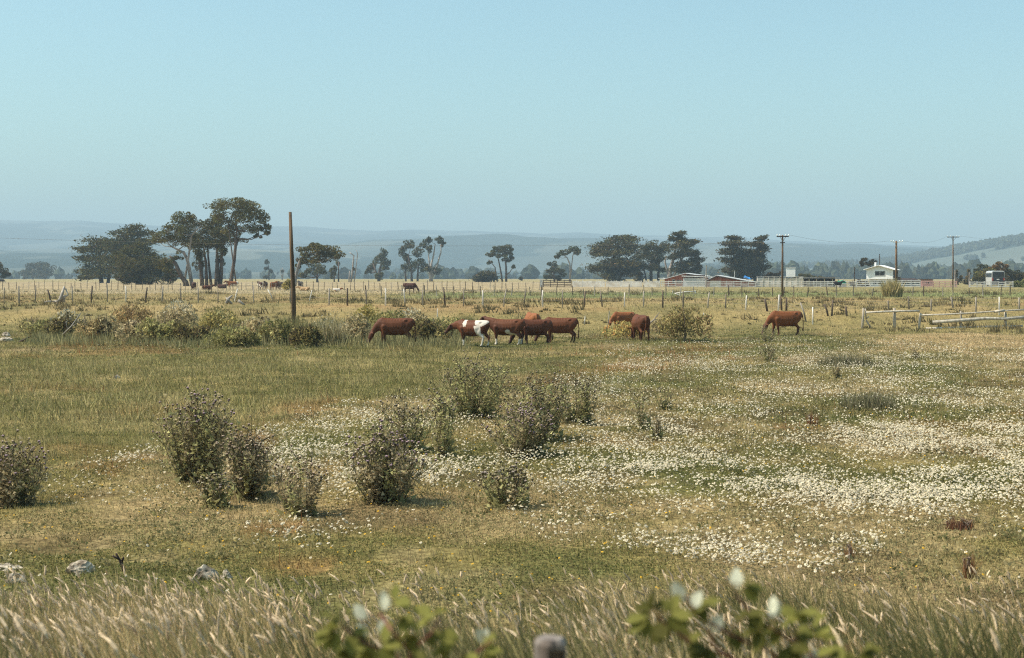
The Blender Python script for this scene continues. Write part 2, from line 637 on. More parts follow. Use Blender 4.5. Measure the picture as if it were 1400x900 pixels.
def build_woods():
    R = np.random.default_rng(11)
    P = []
    # a belt of trees on the edge of the plain, thicker towards the eastern side
    n = 7000
    y = 1500 + 1300 * R.random(n) ** 1.4
    x = (R.random(n) * 2 - 1) * (.46 * y)
    px = 700 + x / y * F
    dens = np.interp(px, [-200, 0, 300, 600, 850, 1000, 1180, 1300, 1600], [.05, .06, .1, .15, .2, .3, .45, .5, .4])
    k = R.random(n) < dens * sm(.3, .55, fbm(x, y, 170, 111, 3) + .13 * (dens > .5))
    k &= ~((px > 1080) & (hillz(x, y) > 12) & (field_mask(x, y) > .4))
    x, y = x[k], y[k]
    z = np.where(y > 1840, hillz(x, y), np.maximum(gz(x, y), hillz(x, y)))
    h = 7 + 13 * R.random(len(x)) ** 1.6 * np.interp(700 + x / y * F, [0, 900, 1200], [.6, .9, 1.15])
    P.append((x, y, z, h))
    # the wooded hill to the east
    n = 16000
    y = 2300 + 1700 * R.random(n)
    x = 280 + R.random(n) * 2100
    px = 700 + x / y * F
    z = hillz(x, y)
    k = (z > 9) & (px < 1750) & ((field_mask(x, y) < .4) | (R.random(n) < .012))
    x, y, z = x[k], y[k], z[k]
    P.append((x, y, z, 7 + 9 * R.random(len(x))))
    x = np.concatenate([p[0] for p in P])
    y = np.concatenate([p[1] for p in P])
    z = np.concatenate([p[2] for p in P])
    h = np.concatenate([p[3] for p in P])
    c = np.array([.04, .05, .028]) * (.6 + .9 * R.random((len(x), 1))) * np.array([1, 1, 1]) + np.array([.012, .004, 0]) * R.random((len(x), 1))
    wood_mesh('distant_wood', np.stack([x, y, z], 1), h, h * (.32 + .25 * R.random(len(x))), c, 'hazy dark woods along the far edge of the plain')


build_woods()

# ------------------------------------------------------------------ haze
def build_haze():
    mb = MB()
    x0, x1, y0, y1, z0, z1 = -5900, 5900, -110, 11000, -2.2, 470
    mb.box(((x0 + x1) / 2, (y0 + y1) / 2, (z0 + z1) / 2), (x1 - x0, y1 - y0, z1 - z0))
    m, nt, out = newmat('summer_haze')
    v = nt.nodes.new('ShaderNodeVolumePrincipled')
    v.inputs['Color'].default_value = HAZE_COL
    v.inputs['Density'].default_value = HAZE_D
    v.inputs['Anisotropy'].default_value = HAZE_G
    nt.links.new(v.outputs[0], out.inputs['Volume'])
    tag(mb.build('haze', m), 'pale blue summer haze over the plain and hills', 'haze', kind='stuff')


HAZE_COL = (.60, .795, .935, 1)
HAZE_D = .00021
HAZE_G = 0.0
build_haze()

# ------------------------------------------------------------------ light, sky, camera
SUN_EL = math.radians(54)
SUN_AZ = math.radians(-95)         # measured from +y towards +x: the sun stands in the west


def build_light():
    d = Vector((math.sin(SUN_AZ) * math.cos(SUN_EL), math.cos(SUN_AZ) * math.cos(SUN_EL), math.sin(SUN_EL)))
    L = bpy.data.lights.new('sun', 'SUN')
    L.energy = 5.0
    L.angle = math.radians(.5)
    L.color = (1, .90, .77)
    o = bpy.data.objects.new('sun', L)
    COL.objects.link(o)
    o.location = (-40, -10, 60)
    o.rotation_euler = (-d).to_track_quat('-Z', 'Y').to_euler()
    w = bpy.data.worlds.new('World')
    SC.world = w
    w.use_nodes = True
    nt = w.node_tree
    for n in list(nt.nodes):
        nt.nodes.remove(n)
    out = nt.nodes.new('ShaderNodeOutputWorld')
    bg = nt.nodes.new('ShaderNodeBackground')
    sky = nt.nodes.new('ShaderNodeTexSky')
    sky.sky_type = 'NISHITA'
    sky.sun_disc = False
    sky.sun_elevation = SUN_EL
    sky.sun_rotation = SUN_AZ
    sky.altitude = 0
    sky.air_density = 1.0
    sky.dust_density = 2.0
    sky.ozone_density = 1.0
    mu = nt.nodes.new('ShaderNodeMix')
    mu.data_type = 'RGBA'
    mu.blend_type = 'MULTIPLY'
    mu.inputs[0].default_value = 1
    mu.inputs[7].default_value = SKY_TINT
    nt.links.new(sky.outputs[0], mu.inputs[6])
    nt.links.new(mu.outputs[2], bg.inputs[0])
    bg.inputs[1].default_value = .1
    nt.links.new(bg.outputs[0], out.inputs['Surface'])


SKY_TINT = (1.2, 1.5, 1.32, 1)
build_light()


def build_camera():
    c = bpy.data.cameras.new('camera')
    c.sensor_width = 36
    c.lens = 50.0
    c.clip_start = .05
    c.clip_end = 30000
    c.dof.use_dof = True
    c.dof.focus_distance = 42
    c.dof.aperture_fstop = 4.0
    o = bpy.data.objects.new('camera', c)
    COL.objects.link(o)
    o.location = (0, 0, CAMZ)
    o.rotation_euler = (PI / 2 - PITCH, 0, 0)
    SC.camera = o


build_camera()
DENOISE = False
SC.view_settings.view_transform = 'Standard'
SC.view_settings.look = 'None'
SC.view_settings.exposure = .45
SC.view_settings.gamma = 1
cy = SC.cycles
cy.max_bounces = 4
cy.diffuse_bounces = 2
cy.glossy_bounces = 2
cy.transmission_bounces = 2
cy.volume_bounces = 0
cy.transparent_max_bounces = 4
cy.use_denoising = DENOISE
cy.denoiser = 'OPENIMAGEDENOISE'
cy.filter_width = 1.15
cy.use_adaptive_sampling = False
try:
    cy.sampling_pattern = 'BLUE_NOISE'
except Exception:
    pass
cy.caustics_reflective = False
cy.caustics_refractive = False
# ------------------------------------------------------------------ grass, flowers, ground cover
def wedge(n, y0, y1, power=1.0, k=.46, pad=4.5, R=rng):
    """points spread over the field between two distances, wider than the view"""
    u = R.random(n)
    if power == 1.0:
        y = np.sqrt(y0 ** 2 + u * (y1 ** 2 - y0 ** 2))
    else:
        y = (y0 ** power + u * (y1 ** power - y0 ** power)) ** (1 / power)
    x = (R.random(n) * 2 - 1) * (k * y + pad)
    return x, y


def blades(x, y, h, w, C, lean=.35, wind=(-.12, 0), z=None, R=rng, curl=False):
    n = len(x)
    if z is None:
        z = gz(x, y) - .01
    a = R.random(n) * 2 * PI
    dx, dy = np.cos(a) * w / 2, np.sin(a) * w / 2
    la = R.random(n) * 2 * PI
    lm = R.random(n) * lean * h
    tx = x + np.cos(la) * lm + wind[0] * h
    ty = y + np.sin(la) * lm + wind[1] * h
    V = np.zeros((n, 3, 3))
    V[:, 0] = np.stack([x - dx, y - dy, z], 1)
    V[:, 1] = np.stack([x + dx, y + dy, z], 1)
    V[:, 2] = np.stack([tx, ty, z + h], 1)
    return V, C


def grass_layer(n, y0, y1, hmin, hmax, w, power=1.0, R=None):
    R = R or np.random.default_rng(int(y0 * 10))
    x, y = wedge(n, y0, y1, power, R=R)
    g = greenmask(x, y) * (y < 92)
    c1 = fbm(x, y, 3.2, 131, 3)
    c2 = vn(x, y, .45, 135)
    c3 = vn(x, y, 1.3, 139)
    keep = R.random(n) < .35 + .9 * sm(.25, .65, c2 * .5 + c3 * .5) + g * .3
    x, y, g, c1, c2, c3 = [q[keep] for q in (x, y, g, c1, c2, c3)]
    n = len(x)
    h = (hmin + (hmax - hmin) * R.random(n) ** 1.6) * (.45 + .75 * c1 + .45 * c2) * (1 + .35 * g * (.5 + c3))
    C = base_col(x, y)
    C = C * (.4 + 1.2 * R.random((n, 1)))
    dry = R.random(n)
    C = np.where((dry < .14)[:, None], C * .35 + np.array([.42, .33, .19]) * .65 * (.7 + .6 * R.random((n, 1))), C)
    C = np.where((dry > .9)[:, None], C * .5 + np.array([.07, .075, .025]), C)
    C = C * (.8 + .5 * c3[:, None])
    return blades(x, y, h, w * (.7 + .6 * R.random(n)), C, lean=.9, R=R)


def leaf_tris(P, size, R, out=None, flat=0.0, long=1.0):
    """one ragged triangle per point"""
    n = len(P)
    d = R.normal(0, 1, (n, 3))
    if out is not None:
        d = d * .8 + out
    d[:, 2] *= (1 - flat)
    d /= np.linalg.norm(d, axis=1)[:, None] + 1e-9
    e = R.normal(0, 1, (n, 3))
    e[:, 2] *= (1 - flat * .7)
    e = np.cross(d, e)
    e /= np.linalg.norm(e, axis=1)[:, None] + 1e-9
    s = (size * (.55 + .9 * R.random(n)))[:, None]
    V = np.zeros((n, 3, 3))
    V[:, 0] = P - e * s * .5 - d * s * .3 * long
    V[:, 1] = P + e * s * .5 - d * s * .2 * long
    V[:, 2] = P + d * s * .8 * long
    return V


def build_grass():
    Vs, Cs = [], []
    for a in ((300000, 12.5, 34, .03, .12, .011, 1.5), (270000, 34, 95, .06, .2, .026, 1.2), (80000, 93, 240, .08, .3, .07, 1.2)):
        V, C = grass_layer(*a)
        Vs.append(V)
        Cs.append(C)
    o = soup('meadow_grass', np.concatenate(Vs), np.concatenate(Cs), M['blade'])
    tag(o, 'short patchy meadow grass in olive, straw and tan', 'grass', kind='stuff')
    # tussocks of the rough pasture beyond the shrubs and along the bank
    R = np.random.default_rng(31)
    nT = 2600
    x, y = wedge(nT, 88, 205, 1.3, R=R)
    k = (y < 140) | (vn(x, y, 9, 141) > .55)
    k &= fbm(x, y, 9, 143, 2) > .42
    x, y = x[k], y[k]
    m = 26
    s = np.repeat(.15 + .75 * R.random(len(x)) ** 3, m)
    X = np.repeat(x, m) + R.normal(0, .35, len(x) * m) * s * 1.4
    Y = np.repeat(y, m) + R.normal(0, .25, len(x) * m) * s
    tone = np.repeat(R.random(len(x)), m)[:, None]
    C = (np.array([.15, .125, .06]) * (1 - tone) + np.array([.30, .23, .12]) * tone) * (.6 + .8 * R.random((len(X), 1)))
    V, C = blades(X, Y, s * (.35 + .5 * R.random(len(X))), .07 + .08 * R.random(len(X)), C, lean=.8, R=R)
    Vt, Ct = [V], [C]
    # darker taller grass ridges in the green hollow
    nT = 3000
    x, y = wedge(nT, 26, 80, 1.2, R=R)
    g = greenmask(x, y)
    band = sm(.5, .62, fbm(x * .45, y * 1.5, 5, 145, 3))
    k = (g > .5) & (R.random(nT) < .15 + .85 * band)
    x, y = x[k], y[k]
    m = 34
    s = np.repeat(.12 + .42 * R.random(len(x)) ** 1.6, m)
    X = np.repeat(x, m) + R.normal(0, .3, len(x) * m)
    Y = np.repeat(y, m) + R.normal(0, .25, len(x) * m)
    tone = np.repeat(R.random(len(x)), m)[:, None]
    C = (np.array([.19, .175, .07]) * (1 - tone) + np.array([.46, .38, .18]) * tone) * (.6 + .8 * R.random((len(X), 1)))
    V, C = blades(X, Y, s * (.35 + .5 * R.random(len(X))), .02 + .02 * R.random(len(X)), C, lean=.9, R=R)
    Vt.append(V)
    Ct.append(C)
    # low leafy mounds through the flowering part
    nT = 7000
    x, y = wedge(nT, 14, 70, 1.2, R=R)
    k = (fbm(x, y, 2.4, 147, 3) > .46) & (greenmask(x, y) < .5)
    x, y = x[k], y[k]
    m = 44
    s = np.repeat(.5 + .7 * R.random(len(x)), m)
    X = np.repeat(x, m) + R.normal(0, .16, len(x) * m) * s
    Y = np.repeat(y, m) + R.normal(0, .16, len(x) * m) * s
    tone = np.repeat(R.random(len(x)), m)[:, None]
    C = (np.array([.17, .165, .065]) * (1 - tone) + np.array([.33, .27, .14]) * tone) * (.55 + .9 * R.random((len(X), 1)))
    Z = gz(X, Y) + .01 + s * .13 * R.random(len(X))
    V = leaf_tris(np.stack([X, Y, Z], 1), .017 + .02 * R.random(len(X)), R, np.array([[0, 0, .5]]).repeat(len(X), 0), long=1.3)
    Vt.append(V)
    Ct.append(C)
    # small leaves of clover and chamomile lying at every angle
    for (n, y0, y1, sz) in ((400000, 13, 30, .017), (280000, 30, 62, .030), (90000, 62, 95, .05)):
        x, y = wedge(n, y0, y1, 1.35, R=R)
        q = fbm(x, y, .8, 281, 3)
        k = q > .40
        x, y, q = x[k], y[k], q[k]
        n = len(x)
        z = gz(x, y) + .005 + .30 * np.clip(q - .40, 0, .3) * R.random(n) ** .7
        C = base_col(x, y) * (.35 + 1.05 * R.random((n, 1)) ** 1.2) * np.array([.92, 1.0, .92])
        V = leaf_tris(np.stack([x, y, z], 1), np.full(n, sz), R, np.array([[0, 0, .6]]).repeat(n, 0), long=1.3)
        Vt.append(V)
        Ct.append(C)
    o = soup('tussock_grass', np.concatenate(Vt), np.concatenate(Ct), M['blade'])
    tag(o, 'taller dark grass tussocks scattered over field and hollow', 'grass', kind='stuff')


build_grass()


def flower_heads(x, y, z, r, col, ccol, R, tilt=.9, dome=.35, center=True):
    n = len(x)
    k = 6
    a = np.arange(k) * 2 * PI / k
    # a unit dome, tilted each its own way
    ax = R.normal(0, tilt * .5, n) - .15
    ay = R.normal(0, tilt * .5, n) - .30
    nrm = np.stack([ax, ay, np.ones(n)], 1)
    nrm /= np.linalg.norm(nrm, axis=1)[:, None]
    u = np.cross(nrm, np.array([0, 1.0, .01]))
    u /= np.linalg.norm(u, axis=1)[:, None]
    v = np.cross(nrm, u)
    P = np.stack([x, y, z], 1)
    top = P + nrm * (dome * r)[:, None]
    ring = P[:, None] + (u[:, None] * np.cos(a)[None, :, None] + v[:, None] * np.sin(a)[None, :, None]) * (r[:, None] * (.8 + .4 * R.random((n, k))))[..., None]
    T = np.zeros((n, k, 3, 3))
    T[:, :, 0] = top[:, None]
    T[:, :, 1] = ring
    T[:, :, 2] = np.roll(ring, -1, 1)
    C = np.repeat(col[:, None], k, 1)
    T = T.reshape(-1, 3, 3)
    C = C.reshape(-1, 3)
    if center:
        q = P + nrm * (dome * r * 1.05 + .002)[:, None]
        rr = r * .36
        a2 = np.arange(3) * 2 * PI / 3
        tri = q[:, None] + (u[:, None] * np.cos(a2)[None, :, None] + v[:, None] * np.sin(a2)[None, :, None]) * rr[:, None, None]
        T = np.concatenate([T, tri])
        C = np.concatenate([C, np.repeat(ccol[None], n, 0)])
    return T, C


def build_flowers():
    R = np.random.default_rng(41)
    Ts, Cs = [], []
    for n, y0, y1, r, pw in ((510000, 14.5, 34, .0195, 1.4), (350000, 34, 62, .0205, 1.4), (110000, 62, 96, .027, 1.4)):
        x, y = wedge(n, y0, y1, pw, R=R)
        d = daisy(x, y)
        k = R.random(n) < d * (.55 if y0 < 20 else .62)
        x, y = x[k], y[k]
        m = len(x)
        z = gz(x, y) + .06 + .20 * R.random(m) ** 1.3 * (.5 + vn(x, y, 1.2, 151))
        rr = r * (.65 + .6 * R.random(m))
        c = np.array([.76, .68, .51]) * (.5 + .5 * R.random((m, 1)))
        T, C = flower_heads(x, y, z, rr, c, np.array([.5, .33, .05]), R, center=(y0 < 20))
        Ts.append(T)
        Cs.append(C)
    # a sparse sprinkle elsewhere
    n = 5000
    x, y = wedge(n, 14.5, 85, 1.4, R=R)
    k = (greenmask(x, y) < .5) & (fbm(x, y, 4, 155, 2) > .48)
    x, y = x[k], y[k]
    m = len(x)
    T, C = flower_heads(x, y, gz(x, y) + .05 + .15 * R.random(m), .02 * (.6 + .7 * R.random(m)), np.array([.74, .66, .50]) * (.7 + .3 * R.random((m, 1))), np.array([.5, .33, .05]), R)
    Ts.append(T)
    Cs.append(C)
    o = soup('white_daisies', np.concatenate(Ts), np.concatenate(Cs), M['petal'])
    tag(o, 'white daisies flowering in drifts across the meadow', 'flowers', kind='stuff')
    Ts, Cs = [], []
    n = 9000
    x, y = wedge(n, 9, 46, 1.3, R=R)
    px = 700 + x / y * F
    dens = .10 + .9 * sm(.55, .68, fbm(x, y, 2.2, 161, 3)) * np.where((y < 26), 1, .35) * np.where(px < 900, 1, .45)
    k = (R.random(n) < dens) & (greenmask(x, y) < .5)
    x, y = x[k], y[k]
    m = len(x)
    T, C = flower_heads(x, y, gz(x, y) + .04 + .13 * R.random(m), .013 * (.7 + .8 * R.random(m)), np.array([.62, .36, .03]) * (.7 + .5 * R.random((m, 1))), np.array([.5, .33, .05]), R, center=False)
    o = soup('yellow_wildflowers', T, C, M['petal'])
    tag(o, 'small yellow wildflowers speckling the grass', 'flowers', kind='stuff')
    # rusty sorrel: thin upright spikes
    n = 16000
    x, y = wedge(n, 15, 92, 1.3, R=R)
    k = R.random(n) < rust(x, y) * .8
    x, y = x[k], y[k]
    m = len(x)
    sc = np.clip(y / 40, .8, 2)
    V, C = blades(x, y, .15 + .3 * R.random(m), .015 * sc * (.7 + .7 * R.random(m)), np.array([.36, .15, .065]) * (.6 + .8 * R.random((m, 1))), lean=.5, R=R)
    o = soup('red_sorrel', V, C, M['blade'])
    tag(o, 'rust red sorrel spikes in patches of the meadow', 'wild plants', kind='stuff')


build_flowers()


def build_bank_grass():
    """tall seeding grass on the slope below the viewer"""
    R = np.random.default_rng(51)
    n = 120000
    x = (R.random(n) * 2 - 1) * 9
    y = 4.6 + 9.2 * R.random(n) ** .9
    x = x * (.35 + .065 * y)
    edge = 13.3 + 1.3 * (fbm(x, y, 2, 171, 2) - .5) * 2 - .9 * np.exp(-((x + .9) / 1.6) ** 2)
    k = y < edge
    x, y, edge = x[k], y[k], edge[k]
    n = len(x)
    tall = sm(.3, .6, fbm(x, y, 1.6, 175, 3))
    h = (.36 + .42 * tall) * (.7 + .6 * fbm(x, y, .7, 295, 2)) * (.4 + .7 * R.random(n)) * np.clip((edge - y) / .8 + .35, .35, 1)
    t = np.clip(.45 * R.random(n) + 1.1 * sm(.4, .65, fbm(x, y, 1.1, 275, 3)) - .22 - .25 * sm(.16, .3, x / y), 0, 1)[:, None]
    C = np.array([.165, .155, .058]) * (1 - t) + np.array([.64, .48, .24]) * t
    C *= .65 + .6 * R.random((n, 1))
    # two-segment bent blades
    z = gz(x, y) - .02
    a = R.random(n) * 2 * PI
    w = .0075 + .006 * R.random(n)
    dx, dy = np.cos(a) * w / 2, np.sin(a) * w / 2
    la = R.random(n) * 2 * PI
    lm = R.random(n) * .18
    mx = x + (np.cos(la) * lm - .05) * h
    my = y + (np.sin(la) * lm) * h
    ex = mx + (np.cos(la) * lm * 1.8 - .13) * h
    ey = my + (np.sin(la) * lm * 1.8) * h
    zm, ze = z + h * .6, z + h * (.92 + .08 * R.random(n))
    Q = np.zeros((n, 2, 4, 3))
    b0 = np.stack([x - dx, y - dy, z], 1)
    b1 = np.stack([x + dx, y + dy, z], 1)
    m0 = np.stack([mx - dx * .8, my - dy * .8, zm], 1)
    m1 = np.stack([mx + dx * .8, my + dy * .8, zm], 1)
    e0 = np.stack([ex - dx * .1, ey - dy * .1, ze], 1)
    e1 = np.stack([ex + dx * .1, ey + dy * .1, ze], 1)
    Q[:, 0] = np.stack([b0, b1, m1, m0], 1)
    Q[:, 1] = np.stack([m0, m1, e1, e0], 1)
    o = soup('tall_bank_grass', Q.reshape(-1, 4, 3), np.repeat(C, 2, 0), M['blade'])
    tag(o, 'tall grey green grass leaning on the near slope', 'grass', kind='stuff')
    # seed heads on thin stalks
    n = 11500
    x = (R.random(n) * 2 - 1) * 9
    y = 4.8 + 8.9 * R.random(n) ** .75
    x = x * (.35 + .065 * y)
    px = 700 + x / y * F
    dens = np.interp(px, [-100, 60, 250, 420, 480, 640, 760, 1000, 1120, 1250, 1500], [.9, 1, 1, .8, .5, .5, .7, .9, .6, .3, .4])
    k = (R.random(n) < dens * (.12 + 1.0 * sm(.42, .62, fbm(x, y, 1.1, 275, 3)))) & (y < 13.4)
    x, y = x[k], y[k]
    n = len(x)
    h = .50 + .42 * R.random(n)
    z = gz(x, y)
    lean = R.normal(-.17, .13, n)
    sway = R.normal(0, .09, n)
    Qs, Cs = [], []
    # stalk: three bent pieces; head: spindle of 4 sides following the bend
    ts = np.linspace(0, 1, 9)
    L = .07 + .06 * R.random(n)

    def curve(t):
        hx = x + lean * h * t ** 1.8 * 1.1
        hy = y + sway * h * t ** 1.5
        hz = z + h * (t - .10 * t ** 3)
        return np.stack([hx, hy, hz], 1)
    sa = R.random(n) * PI
    off = np.stack([np.cos(sa), np.sin(sa), np.zeros(n)], 1) * .0016
    pts = [curve(t) for t in (0, .35, .65, .82)]
    stc = np.array([.36, .30, .17]) * (.7 + .5 * R.random((n, 1)))
    for i in range(3):
        Qs.append(np.stack([pts[i] - off, pts[i] + off, pts[i + 1] + off, pts[i + 1] - off], 1))
        Cs.append(stc)
    s = soup('grass_stalks', np.concatenate(Qs), np.concatenate(Cs), M['blade'])
    tag(s, 'thin straw stalks carrying the pale seed heads', 'grass', kind='stuff')
    Qs, Cs = [], []
    hc = np.array([.86, .66, .43]) * (.7 + .45 * R.random((n, 1)))
    d0 = curve(.82)
    dirv = curve(.9) - curve(.8)
    dirv /= np.linalg.norm(dirv, axis=1)[:, None]
    droop = np.stack([-.1 - .7 * R.random(n) ** 2, sway * 2, -.1 - .6 * R.random(n) ** 2], 1) * .5
    prof = [(0, .15), (.2, .9), (.5, 1), (.8, .65), (1, .08)]
    cen = [d0 + dirv * (L * t)[:, None] + droop * (L * t * t)[:, None] for t, _ in prof]
    up = np.cross(dirv, np.array([.3, 1, .1]))
    up /= np.linalg.norm(up, axis=1)[:, None]
    sd = np.cross(dirv, up)
    rad = .0065 + .006 * R.random(n)
    rings = []
    for (t, r), c in zip(prof, cen):
        rr = (rad * r)[:, None]
        rings.append([c + up * rr, c + sd * rr, c - up * rr, c - sd * rr])
    for i in range(len(prof) - 1):
        for q in range(4):
            q2 = (q + 1) % 4
            Qs.append(np.stack([rings[i][q], rings[i][q2], rings[i + 1][q2], rings[i + 1][q]], 1))
            Cs.append(hc * (.85 + .3 * R.random((n, 1))))
    # loose bristles around each head
    for i in range(5):
        t = R.random(n)
        p = d0 + dirv * (L * t)[:, None] + droop * (L * t * t)[:, None]
        a = R.random(n) * 2 * PI
        o_ = up * np.cos(a)[:, None] + sd * np.sin(a)[:, None]
        tip = p + o_ * (rad * (1.3 + R.random(n)))[:, None] + dirv * (L * .22)[:, None]
        wv = np.cross(o_, dirv) * .0022
        Qs.append(np.stack([p - wv, p + wv, tip + wv * .2, tip - wv * .2], 1))
        Cs.append(hc * (.9 + .35 * R.random((n, 1))))
    s = soup('grass_seed_heads', np.concatenate(Qs), np.concatenate(Cs), M['petal'])
    tag(s, 'pale beige seed heads nodding over the near grass', 'grass', kind='stuff')


def tall_at(x, y):
    return sm(.3, .6, fbm(x, y, 1.6, 175, 3))


build_bank_grass()
# ------------------------------------------------------------------ trees
def tree(name, label, Y, trunks, clumps, style='pine', col=(.095, .085, .04), group=None, dens=1.0, leaf=1.5, cat='tree', bark='bark', seed=0, depth=.55, limbs=True):
    R = np.random.default_rng(int(clumps[0][0] * 7 + clumps[0][1]) + seed)
    b = foot(trunks[0][0][0], Y)
    root = empty(name, b, 0, label, cat, group)
    sc = Y / F
    xs = [c[0] for c in clumps]
    span = (max(c[0] + c[2] for c in clumps) - min(c[0] - c[2] for c in clumps)) * sc
    mid = np.mean(xs)
    mb = MB()
    tp = []
    for t in trunks:
        off = (0 if t is trunks[0] else R.normal(0, .05) * span)
        pts, rad = [], []
        for i, (px, py, r) in enumerate(t):
            p = at(px, py, Y + off * (1 if i else .6)) - b
            if i == 0:
                p[2] = gz1(p[0] + b[0], p[1] + b[1]) - b[2] - .15
            pts.append(p)
            rad.append(max(r * sc, .04))
        # a few in-between points so the stems bend
        pp, rr = [pts[0]], [rad[0]]
        for i in range(1, len(pts)):
            for q in (.5, 1):
                j = R.normal(0, .25 * rad[i], 3) if q < 1 else 0
                pp.append(pts[i - 1] * (1 - q) + pts[i] * q + j)
                rr.append(rad[i - 1] * (1 - q) + rad[i] * q)
        mb.tube(pp, rr, 7, jit=.25)
        for i in range(len(pp)):
            tp.append((pp[i], rr[i]))
    # crown
    Vs, Cs = [], []
    for (cx, cy, rx, ry) in clumps:
        off = R.normal(0, .28) * span * depth
        c = at(cx, cy, Y + off) - b
        ex, ez = rx * sc * 1.08, ry * sc * 1.12
        ey = (ex * .75 + ez * .35)
        if limbs:
            # limb from the nearest stem point below
            best = min(tp, key=lambda q: np.linalg.norm((q[0] - c) * np.array([1, .5, 1])) + (3 * sc * 8 if q[0][2] > c[2] else 0) + (0 if q[0][2] > 1.0 else 30 * sc))
            p0 = best[0]
            m = (p0 + c) / 2 + np.array([0, 0, -.12 * np.linalg.norm(c - p0)])
            r0 = min(best[1] * .6, .9 * sc * 1.0 + .05)
            mb.tube([p0, m, c, c + np.array([R.normal(0, .3) * ex, 0, ez * .6])], [r0, r0 * .7, r0 * .45, r0 * .15], 5, jit=.2)
            for q in range(4):
                e = c + R.normal(0, .5, 3) * np.array([ex, ey, ez])
                mb.tube([m * .3 + c * .7, e], [r0 * .35, r0 * .1], 4)
        n = int(dens * (3.1 * rx * ry + 120) * (2.15 / leaf) ** 2)
        nsub = max(6, int(rx * ry / 16) + 5)
        if style == 'cypress':
            n = int(n * .9)
            sub = R.normal(0, 1, (nsub, 3))
            sub /= np.linalg.norm(sub, axis=1)[:, None]
            sub *= (R.random((nsub, 1)) ** .5) * np.array([ex * 1.02, ey, ez * .88])
            w = R.integers(0, nsub, n)
            rr = R.normal(0, 1, (n, 3)) * np.array([.34 * ex + .5 * sc, .34 * ey + .5 * sc, min(.24 * ez, 1.8 * sc) + .25 * sc])
            P = c + sub[w] + rr
            out = (sub[w] / np.array([ex, ey, ez])) * np.array([1.5, 1.5, .3]) + np.array([0, 0, .25])
            V = leaf_tris(P, np.full(n, leaf * sc * 1.15), R, out, flat=.45, long=1.6)
        else:
            sub = R.normal(0, 1, (nsub, 3))
            sub /= np.linalg.norm(sub, axis=1)[:, None]
            sub *= (.35 + .65 * R.random((nsub, 1)) ** .6) * np.array([ex, ey, ez]) * .82
            w = R.integers(0, nsub, n)
            sg = np.array([max(.32 * ex, 1.5 * sc), max(.30 * ey, 1.5 * sc), max(.34 * ez, 1.4 * sc)])
            rr = R.normal(0, 1, (n, 3))
            rr = rr / (np.linalg.norm(rr, axis=1)[:, None] + .4) * 1.35 * sg
            P = c + sub[w] + rr
            V = leaf_tris(P, np.full(n, leaf * sc), R, rr / sg * .6 + np.array([0, 0, .4]))
        tone = (.72 + .5 * R.random(nsub))[w][:, None] * (.65 + .7 * R.random((n, 1)))
        hue = R.random((nsub, 1))[w]
        cc = np.array(col) * np.array([1.12, 1.2, .85]) * tone * (1 + (hue - .5) * np.array([.35, .1, -.2]))
        brown = (R.random((n, 1)) < .10)
        cc = np.where(brown, np.array([.12, .08, .05]) * (.6 + .8 * R.random((n, 1))), cc)
        Vs.append(V)
        Cs.append(cc)
    if mb.v:
        mb.build('trunk', M[bark], root, smooth=True)
    soup('crown', np.concatenate(Vs), np.concatenate(Cs), M['needle'], root)
    return root


G_T = 'trees standing across the far pasture'


